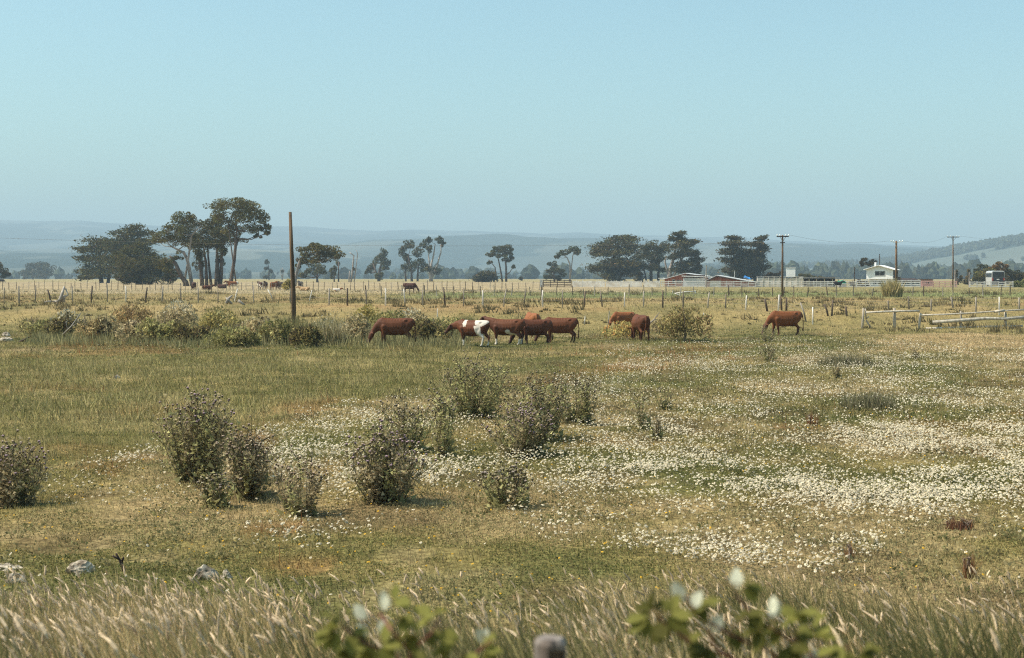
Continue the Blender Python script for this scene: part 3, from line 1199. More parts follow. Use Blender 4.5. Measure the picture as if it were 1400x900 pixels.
def build_trees():
    PINE = (.125, .105, .045)
    DK = (.075, .06, .035)
    CY = (.085, .075, .038)
    tree('pine_tree', 'dark pine crown cut by the western edge of the view, beyond a straw field', 520, [[(-8, 388, 3), (-6, 370, 2)]], [(2, 369, 10, 8), (-12, 366, 14, 10), (8, 375, 7, 5)], 'pine', DK, G_T)
    # hazy round grove
    tree('grove_tree', 'hazy grey rounded grove standing alone far out beyond the straw field', 1290, [[(45, 380, 1.5), (45, 368, 1)], [(62, 380, 1.2), (62, 368, .8)], [(33, 381, 1), (33, 372, .6)]],
         [(46, 367, 12, 9), (58, 366, 12, 8), (68, 371, 10, 8), (36, 372, 9, 7), (52, 374, 20, 5)], 'pine', (.085, .07, .045), G_T, leaf=1.4)
    # cypress pair
    tree('cypress_tree', 'dark layered cypress with ragged flat shelves, outermost of the western clump', 500, [[(139, 386, 3.2), (137, 360, 2.6), (134, 328, 1.2)], [(148, 386, 2.4), (152, 350, 1.5)]],
         [(132, 330, 20, 5), (120, 340, 14, 5), (137, 342, 20, 7), (118, 354, 11, 4), (142, 355, 24, 9), (122, 368, 15, 6), (140, 371, 22, 8), (124, 379, 12, 4)], 'cypress', CY, G_T, dens=.95)
    tree('cypress_tree', 'tallest layered cypress of the western clump, flat topped, behind the dark low pine', 490, [[(176, 387, 4), (177, 350, 3), (181, 318, 1.2)]],
         [(180, 312, 13, 5), (190, 320, 20, 5), (166, 320, 12, 5), (178, 328, 26, 6), (160, 334, 16, 6), (196, 333, 15, 5), (172, 341, 26, 8), (160, 356, 24, 10), (172, 370, 24, 9)], 'cypress', CY, G_T, dens=.95)
    tree('pine_tree', 'broad low pine sweeping dark boughs to the grass beside the leaning trunks', 400, [[(190, 391, 5), (193, 365, 4), (197, 345, 2)], [(205, 391, 3.5), (212, 362, 2)]],
         [(188, 339, 22, 8), (172, 350, 18, 9), (196, 352, 22, 11), (212, 358, 20, 10), (180, 364, 26, 11), (205, 370, 28, 13), (228, 368, 14, 11), (180, 378, 22, 9), (232, 378, 12, 9), (206, 382, 30, 7), (168, 382, 14, 6)], 'pine', (.085, .072, .032), G_T, dens=1.5)
    # the big pine group
    tree('pine_tree', 'pine with a stout trunk leaning hard over toward the dark low pine', 330, [[(256, 397, 4.2), (249, 379, 3.2), (240, 360, 2.4), (232, 350, 1.2)]],
         [(232, 357, 10, 6), (222, 362, 10, 6), (243, 350, 9, 5), (228, 369, 11, 6)], 'pine', (.10, .085, .04), G_T)
    tree('pine_tree', 'leaning pine with a sweeping pale bough and wide slanting crown', 335, [[(263, 393, 2.8), (258, 362, 2.2), (251, 345, 2), (236, 338, 1.2)], [(251, 345, 1.6), (262, 322, 1.2), (275, 308, .7)]],
         [(247, 300, 13, 10), (240, 314, 16, 10), (224, 324, 16, 7), (255, 312, 14, 11), (240, 328, 18, 8), (258, 326, 14, 9), (216, 330, 9, 4), (262, 297, 8, 7)], 'pine', PINE, G_T, dens=1.1, bark='palebark')
    tree('pine_tree', 'multi stemmed pine with dense drooping foliage at the heart of the group', 345, [[(277, 394, 3), (275, 370, 2.5), (272, 345, 2)], [(283, 394, 2.4), (282, 360, 1.8), (279, 340, 1.2)], [(289, 394, 2.2), (286, 365, 1.6), (284, 338, 1)]],
         [(276, 322, 18, 10), (286, 309, 16, 10), (264, 334, 14, 9), (281, 338, 18, 9), (292, 334, 12, 9), (268, 348, 10, 8), (272, 363, 8, 8), (270, 304, 10, 8), (297, 300, 13, 8), (298, 318, 13, 9)], 'pine', (.105, .088, .04), G_T, dens=1.2)
    tree('pine_tree', 'twin trunked pine with low dark foliage under the tallest crown', 340, [[(296, 394, 3.4), (297, 360, 2.6), (297, 340, 1.8)], [(301, 394, 3), (303, 355, 2.2), (304, 335, 1.2)]],
         [(301, 345, 9, 8), (296, 334, 12, 8), (308, 330, 14, 8), (303, 318, 15, 9), (301, 357, 7, 6)], 'pine', (.095, .08, .038), G_T, dens=1.1)
    tree('pine_tree', 'tallest pine, one slim bare trunk under a broad domed crown', 325, [[(315, 393, 3), (318, 372, 2.4), (322, 338, 2), (324, 315, 1.4), (322, 292, .8)], [(323, 326, 1), (312, 306, .8), (304, 294, .4)]],
         [(303, 282, 20, 9), (324, 279, 24, 8), (343, 284, 16, 10), (356, 296, 12, 10), (310, 298, 20, 11), (332, 298, 20, 12), (318, 316, 16, 10), (346, 310, 14, 8), (362, 312, 9, 7), (326, 328, 12, 5), (353, 322, 6, 4), (366, 318, 5, 3)], 'pine', PINE, G_T, dens=1.15)
    tree('pine_tree', 'wind swept pine with pale slanting trunk just behind the lone wooden pole', 330, [[(403, 392, 2.6), (405, 376, 2.2), (410, 358, 2), (416, 350, 1.3), (432, 344, .8)]],
         [(418, 345, 14, 8), (434, 341, 16, 8), (450, 344, 16, 8), (462, 350, 10, 6), (440, 352, 18, 7), (424, 356, 14, 7), (409, 360, 7, 6), (430, 336, 8, 4)], 'pine', (.11, .09, .04), G_T, dens=1.25, bark='palebark')
    tree('pine_tree', 'small grey green tree under the overhang of the wind swept pine', 560, [[(434, 387, 1.6), (434, 370, 1.2)]], [(434, 366, 11, 6), (426, 372, 9, 5), (440, 370, 8, 6), (416, 376, 8, 4)], 'pine', CY, G_T)
    tree('pine_tree', 'slim dark stem with a small tuft of foliage low on one side', 620, [[(463, 386, 1.1), (463, 358, .7)], [(457, 386, 1), (457, 374, .7)]], [(456, 370, 6, 7), (455, 378, 4, 4), (462, 360, 2, 3)], 'pine', CY, G_T)
    tree('dead_tree', 'bare grey dead tree with forked bent top between two pines', 620, [[(480, 386, 1.3), (483, 360, 1.1), (484, 350, .9), (478, 345, .5)], [(484, 352, .8), (489, 347, .6), (487, 342, .4)], [(477, 386, 1), (478, 371, .6)]], [(484, 368, 1.6, 1.6)], 'pine', DK, G_T, bark='palebark', dens=.3)
    tree('pine_tree', 'rounded open pine standing alone between the dead tree and the forked pines', 700, [[(518, 384, 2.4), (519, 370, 1.8), (522, 356, 1)], [(519, 371, 1.2), (510, 360, .8)]],
         [(524, 347, 7, 7), (515, 354, 10, 7), (527, 358, 8, 7), (508, 366, 7, 6), (527, 366, 6, 4), (520, 377, 7, 6), (504, 371, 5, 4)], 'pine', (.085, .075, .038), G_T, leaf=1.4)
    tree('pine_tree', 'spreading pine over several stems next to the fork topped pine', 690, [[(563, 384, 1.8), (562, 365, 1.3), (558, 350, .8)], [(571, 384, 1.5), (572, 362, 1)], [(555, 384, 1.2), (554, 366, .8)]],
         [(552, 344, 8, 7), (562, 335, 10, 6), (570, 344, 9, 7), (556, 352, 8, 5), (560, 364, 12, 7), (574, 361, 10, 7), (580, 368, 8, 6), (551, 366, 6, 4)], 'pine', (.085, .075, .038), G_T, leaf=1.4)
    tree('pine_tree', 'fork topped pine with two long bare pale limbs and tufted ends', 680, [[(589, 384, 2.8), (588, 372, 2.4), (590, 360, 1.4), (594, 342, .9), (595, 334, .6)], [(588, 372, 1.6), (598, 362, 1.1), (603, 345, .8), (603, 334, .5)], [(589, 368, 1.2), (586, 350, .8), (588, 338, .5)]],
         [(588, 328, 6, 5), (601, 328, 6, 5), (580, 333, 6, 6), (586, 341, 6, 5), (605, 333, 4, 4), (596, 371, 8, 5), (584, 367, 6, 6)], 'pine', (.08, .07, .038), G_T, leaf=1.6, bark='palebark')
    tree('cypress_bush', 'low dense cypress bush shaped like a dome at the foot of thin trunks', 600, [[(664, 386, 1.5), (664, 377, 1)]], [(662, 376, 11, 5), (670, 378, 9, 5), (655, 380, 8, 4), (664, 382, 14, 4)], 'cypress', (.06, .05, .03), G_T, dens=1.4, leaf=1.6, cat='bush')
    tree('pine_tree', 'three trunked pine with a flat leaning crown above the domed cypress bush', 640, [[(692, 384, 1.6), (692, 365, 1.3), (690, 350, .9)], [(687, 385, 1.4), (683, 362, 1), (680, 350, .6)], [(680, 385, 1), (677, 366, .7), (668, 355, .4)]],
         [(681, 341, 9, 5), (692, 339, 10, 5), (698, 344, 7, 5), (672, 347, 9, 5), (688, 348, 10, 6), (693, 355, 6, 4), (669, 358, 5, 3), (702, 365, 1.6, 2), (699, 353, 3, 3)], 'pine', (.085, .075, .038), G_T, leaf=1.4)
    tree('pine_tree', 'small round dark shrub standing out on the plain beyond the white fence end', 800, [[(713, 384, .9), (713, 381, .6)]], [(713, 380, 3, 2.4)], 'pine', (.05, .045, .03), G_T, leaf=1.4)
    tree('pine_tree', 'short bushy pine beside the slender white trunked tree', 640, [[(758, 386, 1.4), (757, 370, 1)]], [(755, 362, 8, 4), (761, 367, 8, 6), (752, 371, 5, 5), (768, 374, 6, 5), (757, 378, 10, 4), (746, 379, 4, 4), (764, 380, 8, 3)], 'pine', (.075, .065, .036), G_T, leaf=1.4)
    tree('pine_tree', 'slender pale trunked tree with two flat tufted crowns', 630, [[(779, 385, 1.4), (779, 361, 1.1), (775, 352, .7), (770, 349, .4)], [(779, 361, .9), (783, 350, .6), (785, 344, .4)]],
         [(784, 341, 9, 4), (789, 345, 5, 4), (770, 347, 8, 4), (762, 351, 4, 3), (778, 343, 5, 3)], 'pine', (.085, .075, .038), G_T, leaf=1.6, bark='palebark')
    tree('cypress_tree', 'large dark cypress with pointed sweeping boughs behind the white picket fence', 560, [[(836, 388, 3.4), (838, 360, 2.6), (846, 332, 1.2)], [(846, 388, 2), (848, 366, 1.4)]],
         [(852, 324, 14, 4), (848, 331, 24, 6), (828, 338, 18, 5), (862, 337, 12, 6), (838, 347, 26, 9), (822, 345, 12, 5), (848, 358, 24, 8), (824, 364, 18, 6), (815, 369, 8, 4), (840, 372, 18, 8), (836, 380, 12, 5), (858, 368, 10, 8)], 'cypress', (.075, .062, .034), G_T, dens=1.1)
    tree('pine_tree', 'full domed pine on several dark trunks between cypress and twisted tree', 570, [[(890, 387, 2.4), (890, 366, 2), (893, 345, 1.2)], [(900, 386, 2), (901, 362, 1.4)], [(884, 387, 1.4), (881, 370, 1)]],
         [(899, 336, 16, 7), (888, 341, 14, 8), (908, 345, 12, 9), (880, 350, 12, 8), (894, 353, 18, 9), (872, 358, 12, 7), (885, 364, 14, 7), (866, 365, 12, 7), (868, 376, 12, 7), (900, 366, 12, 6), (874, 384, 6, 3)], 'pine', (.092, .078, .04), G_T, dens=1.2, leaf=1.4)
    tree('cypress_tree', 'twisted tree with drooping boughs and pale limbs behind the red sheds', 560, [[(914, 384, 3), (917, 365, 2.4), (922, 345, 1.4), (926, 325, .7)], [(917, 366, 1.6), (931, 354, 1.1), (945, 346, .6)], [(916, 368, 1.4), (909, 358, 1.2), (911, 350, .8)], [(925, 340, 1), (938, 332, .6)]],
         [(928, 320, 8, 3), (933, 327, 6, 4), (919, 327, 4, 3), (928, 335, 9, 5), (945, 332, 7, 4), (939, 343, 9, 5), (946, 348, 7, 5), (926, 350, 10, 5), (952, 354, 6, 5), (954, 363, 4, 7), (936, 362, 9, 5), (928, 370, 10, 4), (944, 372, 6, 5)], 'cypress', (.08, .066, .036), G_T, dens=1.5, leaf=1.4, bark='palebark')
    tree('cypress_tree', 'twin cypress, the fuller one with a flat notched top behind the shed roof', 540, [[(1007, 386, 2.4), (1004, 360, 1.8), (1002, 335, 1)], [(1014, 386, 2), (1016, 350, 1.2)]],
         [(1003, 325, 10, 3), (1006, 333, 14, 5), (999, 344, 12, 5), (1014, 345, 14, 7), (1002, 355, 14, 6), (1012, 360, 14, 8), (1003, 369, 12, 6), (1015, 374, 14, 6)], 'cypress', (.065, .052, .03), G_T, dens=1.5, leaf=1.4)
    tree('cypress_tree', 'twin cypress, the one with upswept pointed tips beside the tall wired pole', 545, [[(1032, 386, 2.4), (1032, 356, 1.6), (1036, 332, .8)]],
         [(1042, 326, 7, 3), (1036, 333, 9, 4), (1044, 338, 5, 4), (1032, 345, 12, 6), (1042, 350, 6, 5), (1033, 357, 13, 7), (1038, 366, 10, 5), (1030, 374, 12, 6), (1022, 352, 8, 8)], 'cypress', (.07, .057, .033), G_T, dens=1.5, leaf=1.4)
    tree('pine_tree', 'thin faint tree with a knobby top standing in haze beside the lone pole', 980, [[(368, 384, .9), (368, 368, .6), (366, 360, .4)]], [(366, 359, 4, 3.5), (364, 367, 3, 1.6), (370, 371, 2.4, 1.8), (364, 379, 3, 1.5)], 'pine', (.07, .06, .04), G_T, leaf=1.4)
    tree('dead_tree', 'thin faint leafless stem standing in haze close to the lone pole', 980, [[(386, 384, .8), (386, 366, .4)], [(386, 374, .4), (389, 368, .2)], [(386, 372, .4), (383, 367, .2)]], [(386, 371, 1.2, 1)], 'pine', (.07, .06, .04), G_T, dens=.3, leaf=1.4, bark='palebark')
    tree('dark_bush', 'low dark rounded bush beside the tall pole, behind pale boards', 420, [[(1060, 387, 1.5), (1060, 380, 1)]], [(1056, 376, 9, 4), (1064, 377, 8, 5), (1050, 379, 6, 4), (1060, 382, 12, 4)], 'pine', (.045, .033, .026), G_T, cat='bush', dens=1.2, leaf=1.4)
    tree('olive_bush', 'long low olive bush row behind the boards beside the white box', 460, [[(1105, 386, 1.2), (1105, 381, .8)]], [(1094, 379, 9, 3.5), (1106, 378, 9, 4), (1118, 380, 8, 3)], 'pine', (.10, .085, .045), G_T, cat='bush', leaf=1.4)
    tree('pine_tree', 'dark tufted treetop showing above the white house roof', 420, [[(1190, 388, 1.5), (1190, 364, 1), (1184, 358, .5)], [(1190, 364, .7), (1194, 358, .4)]], [(1182, 356, 5, 3), (1178, 360, 3.6, 4), (1194, 358, 5, 3.5), (1187, 361, 5, 2)], 'pine', (.06, .045, .03), G_T, leaf=1.4)
    # the hedge row of trees behind the bus
    tree('hedge_tree', 'dark blue green round tree behind the yellowing hedge trees', 420, [[(1343, 388, 2), (1343, 372, 1)]], [(1343, 367, 8, 6), (1336, 374, 7, 6), (1350, 372, 6, 6)], 'pine', (.06, .055, .035), G_T, leaf=1.4)
    tree('hedge_tree', 'russet domed tree rising above the parked bus', 400, [[(1366, 389, 2), (1366, 370, 1)]], [(1366, 362, 8, 4), (1361, 366, 8, 5), (1372, 366, 6, 5), (1366, 371, 12, 5)], 'pine', (.15, .085, .04), G_T, leaf=1.4)
    tree('hedge_tree', 'yellow olive bushy tree beside the parked bus', 380, [[(1346, 390, 2), (1346, 378, 1)]], [(1346, 372, 9, 5), (1340, 379, 10, 6), (1350, 379, 9, 7), (1336, 384, 7, 4), (1346, 386, 12, 4), (1355, 374, 7, 6)], 'pine', (.145, .12, .05), G_T, leaf=1.6, dens=1.2)
    tree('hedge_tree', 'dark leafy tree between the bus and the pale shrub', 370, [[(1384, 390, 2), (1384, 378, 1)]], [(1380, 371, 9, 6), (1390, 375, 10, 7), (1378, 380, 10, 7), (1402, 376, 10, 7), (1392, 384, 14, 5)], 'pine', (.075, .06, .033), G_T, leaf=1.6, dens=1.2)
    tree('pale_shrub', 'pale green leafy shrub at the end of the white rail fence', 290, [[(1392, 394, 1.2), (1392, 389, .8)]], [(1390, 389, 8, 4), (1399, 386, 8, 5), (1386, 393, 6, 3), (1398, 393, 9, 4)], 'pine', (.17, .16, .075), G_T, leaf=1.6, cat='bush')
    tree('bare_bush', 'bare brown pointed bush between two utility poles', 380, [[(1310, 391, 1), (1308, 378, .5)]], [(1308, 374, 2.5, 5), (1311, 382, 5, 6), (1318, 387, 5, 4)], 'pine', (.13, .095, .065), G_T, leaf=1.8, dens=.7, cat='bush')
    tree('bare_bush', 'second bare brown bush, taller and closer to the thin pale pole', 380, [[(1324, 391, 1), (1324, 376, .5)]], [(1324, 373, 2.2, 6), (1322, 383, 4, 6), (1327, 387, 4, 4)], 'pine', (.12, .088, .06), G_T, leaf=1.8, dens=.7, cat='bush')


build_trees()
# ------------------------------------------------------------------ cattle
def remeshed(bm_add, voxel=.026, smooth=4):
    acc = []
    bm_add(acc)
    me = bpy.data.meshes.new('tmp')
    nv = len(ICO[0])
    V = np.concatenate(acc)
    me.vertices.add(len(V))
    me.vertices.foreach_set('co', V.astype(np.float32).ravel())
    T = (ICO[1][None] + np.arange(len(acc))[:, None, None] * nv).reshape(-1, 3)
    me.loops.add(T.size)
    me.loops.foreach_set('vertex_index', T.astype(np.int32).ravel())
    me.polygons.add(len(T))
    me.polygons.foreach_set('loop_start', np.arange(0, T.size, 3, dtype=np.int32))
    me.polygons.foreach_set('loop_total', np.full(len(T), 3, dtype=np.int32))
    me.update(calc_edges=True)
    o = bpy.data.objects.new('tmp', me)
    COL.objects.link(o)
    r = o.modifiers.new('r', 'REMESH')
    r.mode = 'VOXEL'
    r.voxel_size = voxel
    s = o.modifiers.new('s', 'SMOOTH')
    s.factor = .5
    s.iterations = smooth
    dg = bpy.context.evaluated_depsgraph_get()
    out = bpy.data.meshes.new_from_object(o.evaluated_get(dg))
    bpy.data.objects.remove(o)
    bpy.data.meshes.remove(me)
    out.polygons.foreach_set('use_smooth', np.ones(len(out.polygons), bool))
    return out


def ell(bm, c, r):
    bm.append(ICO[0] * np.array(r) + np.array(c))


def limb(bm, pts):
    """pts: (x, y, z, r) or (x, y, z, rx, ry, rz) joined by closely spaced ellipsoids"""
    P = [tuple(p) if len(p) == 6 else (p[0], p[1], p[2], p[3], p[3], p[3]) for p in pts]
    for a, b in zip(P[:-1], P[1:]):
        L = math.dist(a[:3], b[:3])
        n = max(2, int(L / (.45 * min(min(a[3:]), min(b[3:])))) + 1)
        for i in range(n + 1):
            t = i / n
            q = [a[k] * (1 - t) + b[k] * t for k in range(6)]
            bm.append(ICO[0] * np.array(q[3:]) + np.array(q[:3]))


def cow_mesh(pose, stride=0.0, turn=0.0, bulk=1.0, tailswing=0.0):
    def add(bm):
        lying = pose == 'lie'
        dz = -.55 if lying else 0
        b = bulk
        # trunk
        limb(bm, [(.62, 0, 1.02 + dz, .20, .20 * b, .30), (.42, 0, .93 + dz, .26, .28 * b, .41), (.05, 0, .90 + dz, .3, .35 * b, .42), (-.35, 0, .91 + dz, .3, .35 * b, .42), (-.68, 0, 1.0 + dz, .25, .28 * b, .33), (-.86, 0, 1.10 + dz, .13, .2 * b, .2)])
        limb(bm, [(.48, 0, 1.25 + dz, .12, .09, .1), (0, 0, 1.22 + dz, .2, .1, .1), (-.7, 0, 1.24 + dz, .15, .12, .09), (-.88, 0, 1.24 + dz, .08, .07, .08)])
        # hip bones
        for s in (-1, 1):
            ell(bm, (-.56, s * .2 * b, 1.22 + dz), (.1, .07, .07))
        # neck and head
        ty = turn
        if pose == 'graze':
            poll = (1.02, .28 * ty, .60)
            nose = (1.22, .44 * ty, .15)
            limb(bm, [(.52, 0, 1.08, .22, .19, .30), (.80, .1 * ty, .90, .16, .13, .23), (1.0, .24 * ty, .66, .10, .09, .14)])
        elif pose == 'low':
            poll = (1.12, .28 * ty, 1.02)
            nose = (1.46, .44 * ty, .68)
            limb(bm, [(.52, 0, 1.08, .22, .19, .30), (.85, .1 * ty, 1.06, .16, .13, .22), (1.08, .24 * ty, 1.0, .11, .09, .14)])
        else:
            poll = (1.12, .35 * ty, 1.36 + dz)
            nose = (1.46, .65 * ty, 1.14 + dz)
            limb(bm, [(.55, 0, 1.1 + dz, .22, .19, .28), (.85, .12 * ty, 1.22 + dz, .18, .14, .21), (1.08, .3 * ty, 1.33 + dz, .13, .11, .14)])
        P, N = Vector(poll), Vector(nose)
        d = (N - P).normalized()
        limb(bm, [(*(P - d * .04), .115), (*(P + d * .08), .135), (*(P + d * .20), .115), (*(P + d * .34), .085), (*N, .082)])
        ell(bm, N + d * .015, (.07, .075, .065))
        side = d.cross(Vector((0, 0, 1))).normalized()
        if side.length < .1:
            side = Vector((0, 1, 0))
        upv = side.cross(d).normalized()
        for s in (-1, 1):
            e = P + side * s * .12 + upv * .03
            limb(bm, [(*e, .035), (*(e + side * s * .08 - d * .02), .042), (*(e + side * s * .17 - upv * .03), .026)])
        # legs
        if lying:
            for s in (-1, 1):
                limb(bm, [(.48, s * .2, .36, .13), (.66, s * .24, .14, .075), (.38, s * .26, .07, .055), (.30, s * .26, .06, .05)])
                limb(bm, [(-.6, s * .2, .42, .22), (-.3, s * .33, .2, .14), (-.55, s * .38, .09, .07), (-.25, s * .40, .06, .05)])
        else:
            for s, st in ((-1, stride), (1, -stride)):
                y = s * .17
                limb(bm, [(.46, y * 1.05, .92, .15), (.47 + st * .3, y * 1.05, .70, .115), (.47 + st * .55, y, .44, .072), (.47 + st * .8, y, .38, .062), (.46 + st * .95, y, .12, .044), (.48 + st, y, .08, .055), (.51 + st, y, .035, .06)])
                st2 = -st
                limb(bm, [(-.68, y * .9, 1.0, .24, .15, .24), (-.55 + st2 * .4, y * 1.12, .74, .165, .12, .17), (-.66 + st2 * .6, y * 1.05, .58, .09), (-.80 + st2 * .75, y, .46, .066), (-.77 + st2 * .9, y, .26, .05), (-.74 + st2, y, .11, .046), (-.70 + st2, y, .035, .06)])
            ell(bm, (-.48, 0, .60), (.16, .13, .10))
        # tail
        limb(bm, [(-.93, 0, 1.24 + dz, .05), (-1.02, .02, 1.1 + dz, .034), (-1.05, .04 + tailswing * .3, .75 + dz * .7, .028), (-1.03, .05 + tailswing, .5 + dz * .6, .034), (-1.02, .05 + tailswing, .33 + dz * .4, .045), (-1.02, .05 + tailswing, .22 + dz * .3, .02)])
    return remeshed(add)


COAT = {
    'brown': ((.118, .038, .0145), (.05, .02, .013)),
    'dark': ((.062, .023, .015), (.03, .014, .011)),
    'ginger': ((.24, .085, .029), (.10, .035, .018)),
    'red': ((.17, .056, .018), (.06, .022, .013)),
    'bay': ((.10, .032, .014), (.04, .016, .011)),
    'tan': ((.42, .27, .14), (.3, .18, .09)),
    'black': ((.022, .016, .015), (.014, .011, .011)),
    'greybrown': ((.14, .10, .08), (.08, .05, .04)),
}


def cow(label, px, Y, heading, pose='graze', coat='brown', white=0.0, scale=1.0, group=None, seed=0, stride=.06, turn=0., name='cow', spot=None, sink=.03, leg_white=False, bulk=1.0):
    me = cow_mesh(pose, stride, turn, bulk, .04 * ((seed * 7) % 5 - 2))
    n = len(me.vertices)
    co = np.zeros(n * 3, dtype=np.float32)
    me.vertices.foreach_get('co', co)
    co = co.reshape(-1, 3)
    c1, c2 = COAT[coat]
    x, y, z = co.T
    side = np.where(y > 0, 40, 0)
    nz = fbm(x + side + seed * 3.1, z + seed, .5, 181, 3)
    C = np.zeros((n, 3)) + np.array(c1)
    # darker points: shanks, muzzle, tail switch
    dark = np.clip(sm(.62, .3, z) * (np.abs(x) < .95), 0, 1) if pose != 'lie' else np.zeros(n)
    dark = np.maximum(dark, sm(.95, 1.25, x))
    dark = np.maximum(dark, sm(-.98, -1.02, x) * sm(.7, .4, z))
    C = mixc(C, c2, np.clip(dark, 0, 1) * .85)
    C = mixc(C, c2, sm(.5, .75, nz) * .4)
    C = C * (.88 + .24 * vn(x + side, z, .09, 185))[:, None]
    if white > 0:
        w = sm(.0, .03, white - fbm(x + side + seed * 5.7, z + y * .5 + seed, .55, 187, 2)) * (x < .75)
        if spot == 'rump':
            jj = (fbm(x + side, z, .3, 193, 2) - .5) * .3
            w = ((np.hypot(x + .62, (z - 1.30) * 1.3) + jj < .32) & (z > .85)).astype(float)
            w = np.maximum(w, (np.abs(x + .52 - (z - .6) * .25) + jj * .5 < .16) * (z < 1.05))
            w = np.maximum(w, (np.abs(x - .28) + jj < .13) * (z > 1.0))
            w = np.maximum(w, (x < -.55) * (z < .62) * (y > 0) * (x > -.95))
        C = mixc(C, [.60, .53, .45], w)
    if leg_white and pose != 'lie':
        C = mixc(C, [.62, .56, .48], sm(.36, .30, z) * (x > -.95))
    hoof = (z < .05) & (pose != 'lie')
    C[hoof] = (.03, .025, .02)
    nosev = x > x.max() - .07
    C[nosev] = C[nosev] * .4 + np.array([.05, .03, .028])
    setcol(me, C)
    b = foot(px, Y)
    o = bpy.data.objects.new(name, me)
    COL.objects.link(o)
    me.materials.append(M['coat'])
    o.location = (b[0], b[1], b[2] - sink)
    o.rotation_euler = (0, 0, heading)
    o.scale = (scale,) * 3
    tag(o, label, name, group)
    return o


W, E_, N_, S_ = PI, 0.0, PI / 2, -PI / 2
G_C = 'cattle grazing near the shrubs'
G_H = 'distant cattle under the pines'


def gy(py):
    return ground(700, py)[1]


def build_cattle():
    cow('brown cow grazing alone against the shrubs, muzzle to the grass', 538, 71.5, W + .12, 'graze', 'brown', group=G_C, seed=1, turn=.2, scale=1.05)
    cow('brown and white patched cow with a white hind leg, quarters toward viewer', 645, 70.5, W - .42, 'low', 'brown', white=.50, spot='rump', group=G_C, seed=2, stride=.1, scale=.98, leg_white=True)
    cow('brown cow with white belly and front shins, second in the bunch behind the patched one', 691, 72.0, W - .15, 'stand', 'brown', white=.25, group=G_C, seed=3, leg_white=True, scale=1.0, turn=-.5, stride=.04)
    cow('plain dark red bull in the middle of the bunch, head low beside its neighbour', 729, 73.0, W + .30, 'graze', 'bay', group=G_C, seed=4, turn=-.3, scale=1.0, stride=.08)
    cow('dark red cow at the eastern end of the bunch, one white hind shin', 764, 74.5, W - .10, 'graze', 'brown', white=.1, group=G_C, seed=5, turn=.3, scale=1.0)
    cow('ginger cow seen from behind, only its back showing above the bunch', 727, 83.0, N_ + .25, 'graze', 'ginger', group=G_C, seed=6, scale=1.12)
    cow('dark rumped cow seen from behind, tail toward viewer, beside the round bush', 875, 79.5, N_ + .24, 'graze', 'brown', group=G_C, seed=7, scale=1.1, bulk=1.12)
    cow('ginger brown cow half hidden in the yellowish bush, facing west', 851, 93.5, W + .5, 'graze', 'ginger', group=G_C, seed=8, scale=.95)
    cow('ginger backed cow with dark belly grazing apart from the bunch by a small bush', 1072, 86.5, W + .18, 'graze', 'red', group=G_C, seed=9, turn=.1, scale=1.14, stride=.1)
    # far herd
    cow('dark brown cow grazing alone beyond the second fence', 561, 192, E_ - .2, 'graze', 'dark', group='distant cattle in the open', seed=10)
    cow('very dark cow standing between two pine trunks', 265, 232, N_ + .4, 'graze', 'dark', group=G_H, seed=11)
    cow('reddish cow lying by the multi stemmed pine', 284, 236, E_ + .7, 'lie', 'brown', group=G_H, seed=12)
    cow('ginger and white cow standing at the foot of the tallest pine', 318, 244, W + .5, 'stand', 'ginger', white=.45, group=G_H, seed=13, scale=1.05)
    cow('dark cow lying in the shade of the tall pine', 304, 262, E_, 'lie', 'dark', group=G_H, seed=14)
    cow('dark and white cow first in the row of distant cattle near the lone pole', 356, 235, N_ + .5, 'stand', 'dark', white=.48, group=G_H, seed=15)
    cow('black cow holding its head up in the distant row, second along', 363, 245, S_, 'stand', 'dark', group=G_H, seed=16)
    cow('bright ginger cow standing end on in the distant row', 374, 232, N_ - .3, 'stand', 'ginger', group=G_H, seed=17)
    cow('dark headed cow between the ginger and the grey ones of the distant row', 380, 240, S_ + .2, 'stand', 'dark', group=G_H, seed=18)
    cow('grey brown cow last of the distant row, beside a pale green clump', 387, 240, N_ - .6, 'graze', 'greybrown', white=.3, group=G_H, seed=19)
    cow('black cow with a pale band standing just beyond the lone pole', 411, 262, N_ + .5, 'stand', 'black', white=.36, group=G_H, seed=20)
    cow('cream calf lying in straw grass by a leaning white post', 416, 215, W, 'lie', 'tan', group=G_H, seed=21, name='calf', scale=.85)
    cow('white and ginger cow lying down in the open straw grass', 461, 206, E_ + .1, 'lie', 'ginger', white=.55, group='distant cattle in the open', seed=22, scale=.62)
    cow('tiny dark cow far out in the straw field, the western of two', 229, 560, E_, 'graze', 'dark', group='distant cattle in the open', seed=23)
    cow('tiny brown cow far out in the straw field, close beside a dark one', 235, 550, W, 'graze', 'brown', group='distant cattle in the open', seed=24)
    cow('lone dark cow far out at the western edge of the straw field', 3, 520, E_, 'graze', 'dark', group='distant cattle in the open', seed=25)
    cow('black cow standing by the white rails under the green tank', 1146, 283, E_ + .1, 'stand', 'black', group='distant cattle in the open', seed=26, scale=.95)


build_cattle()


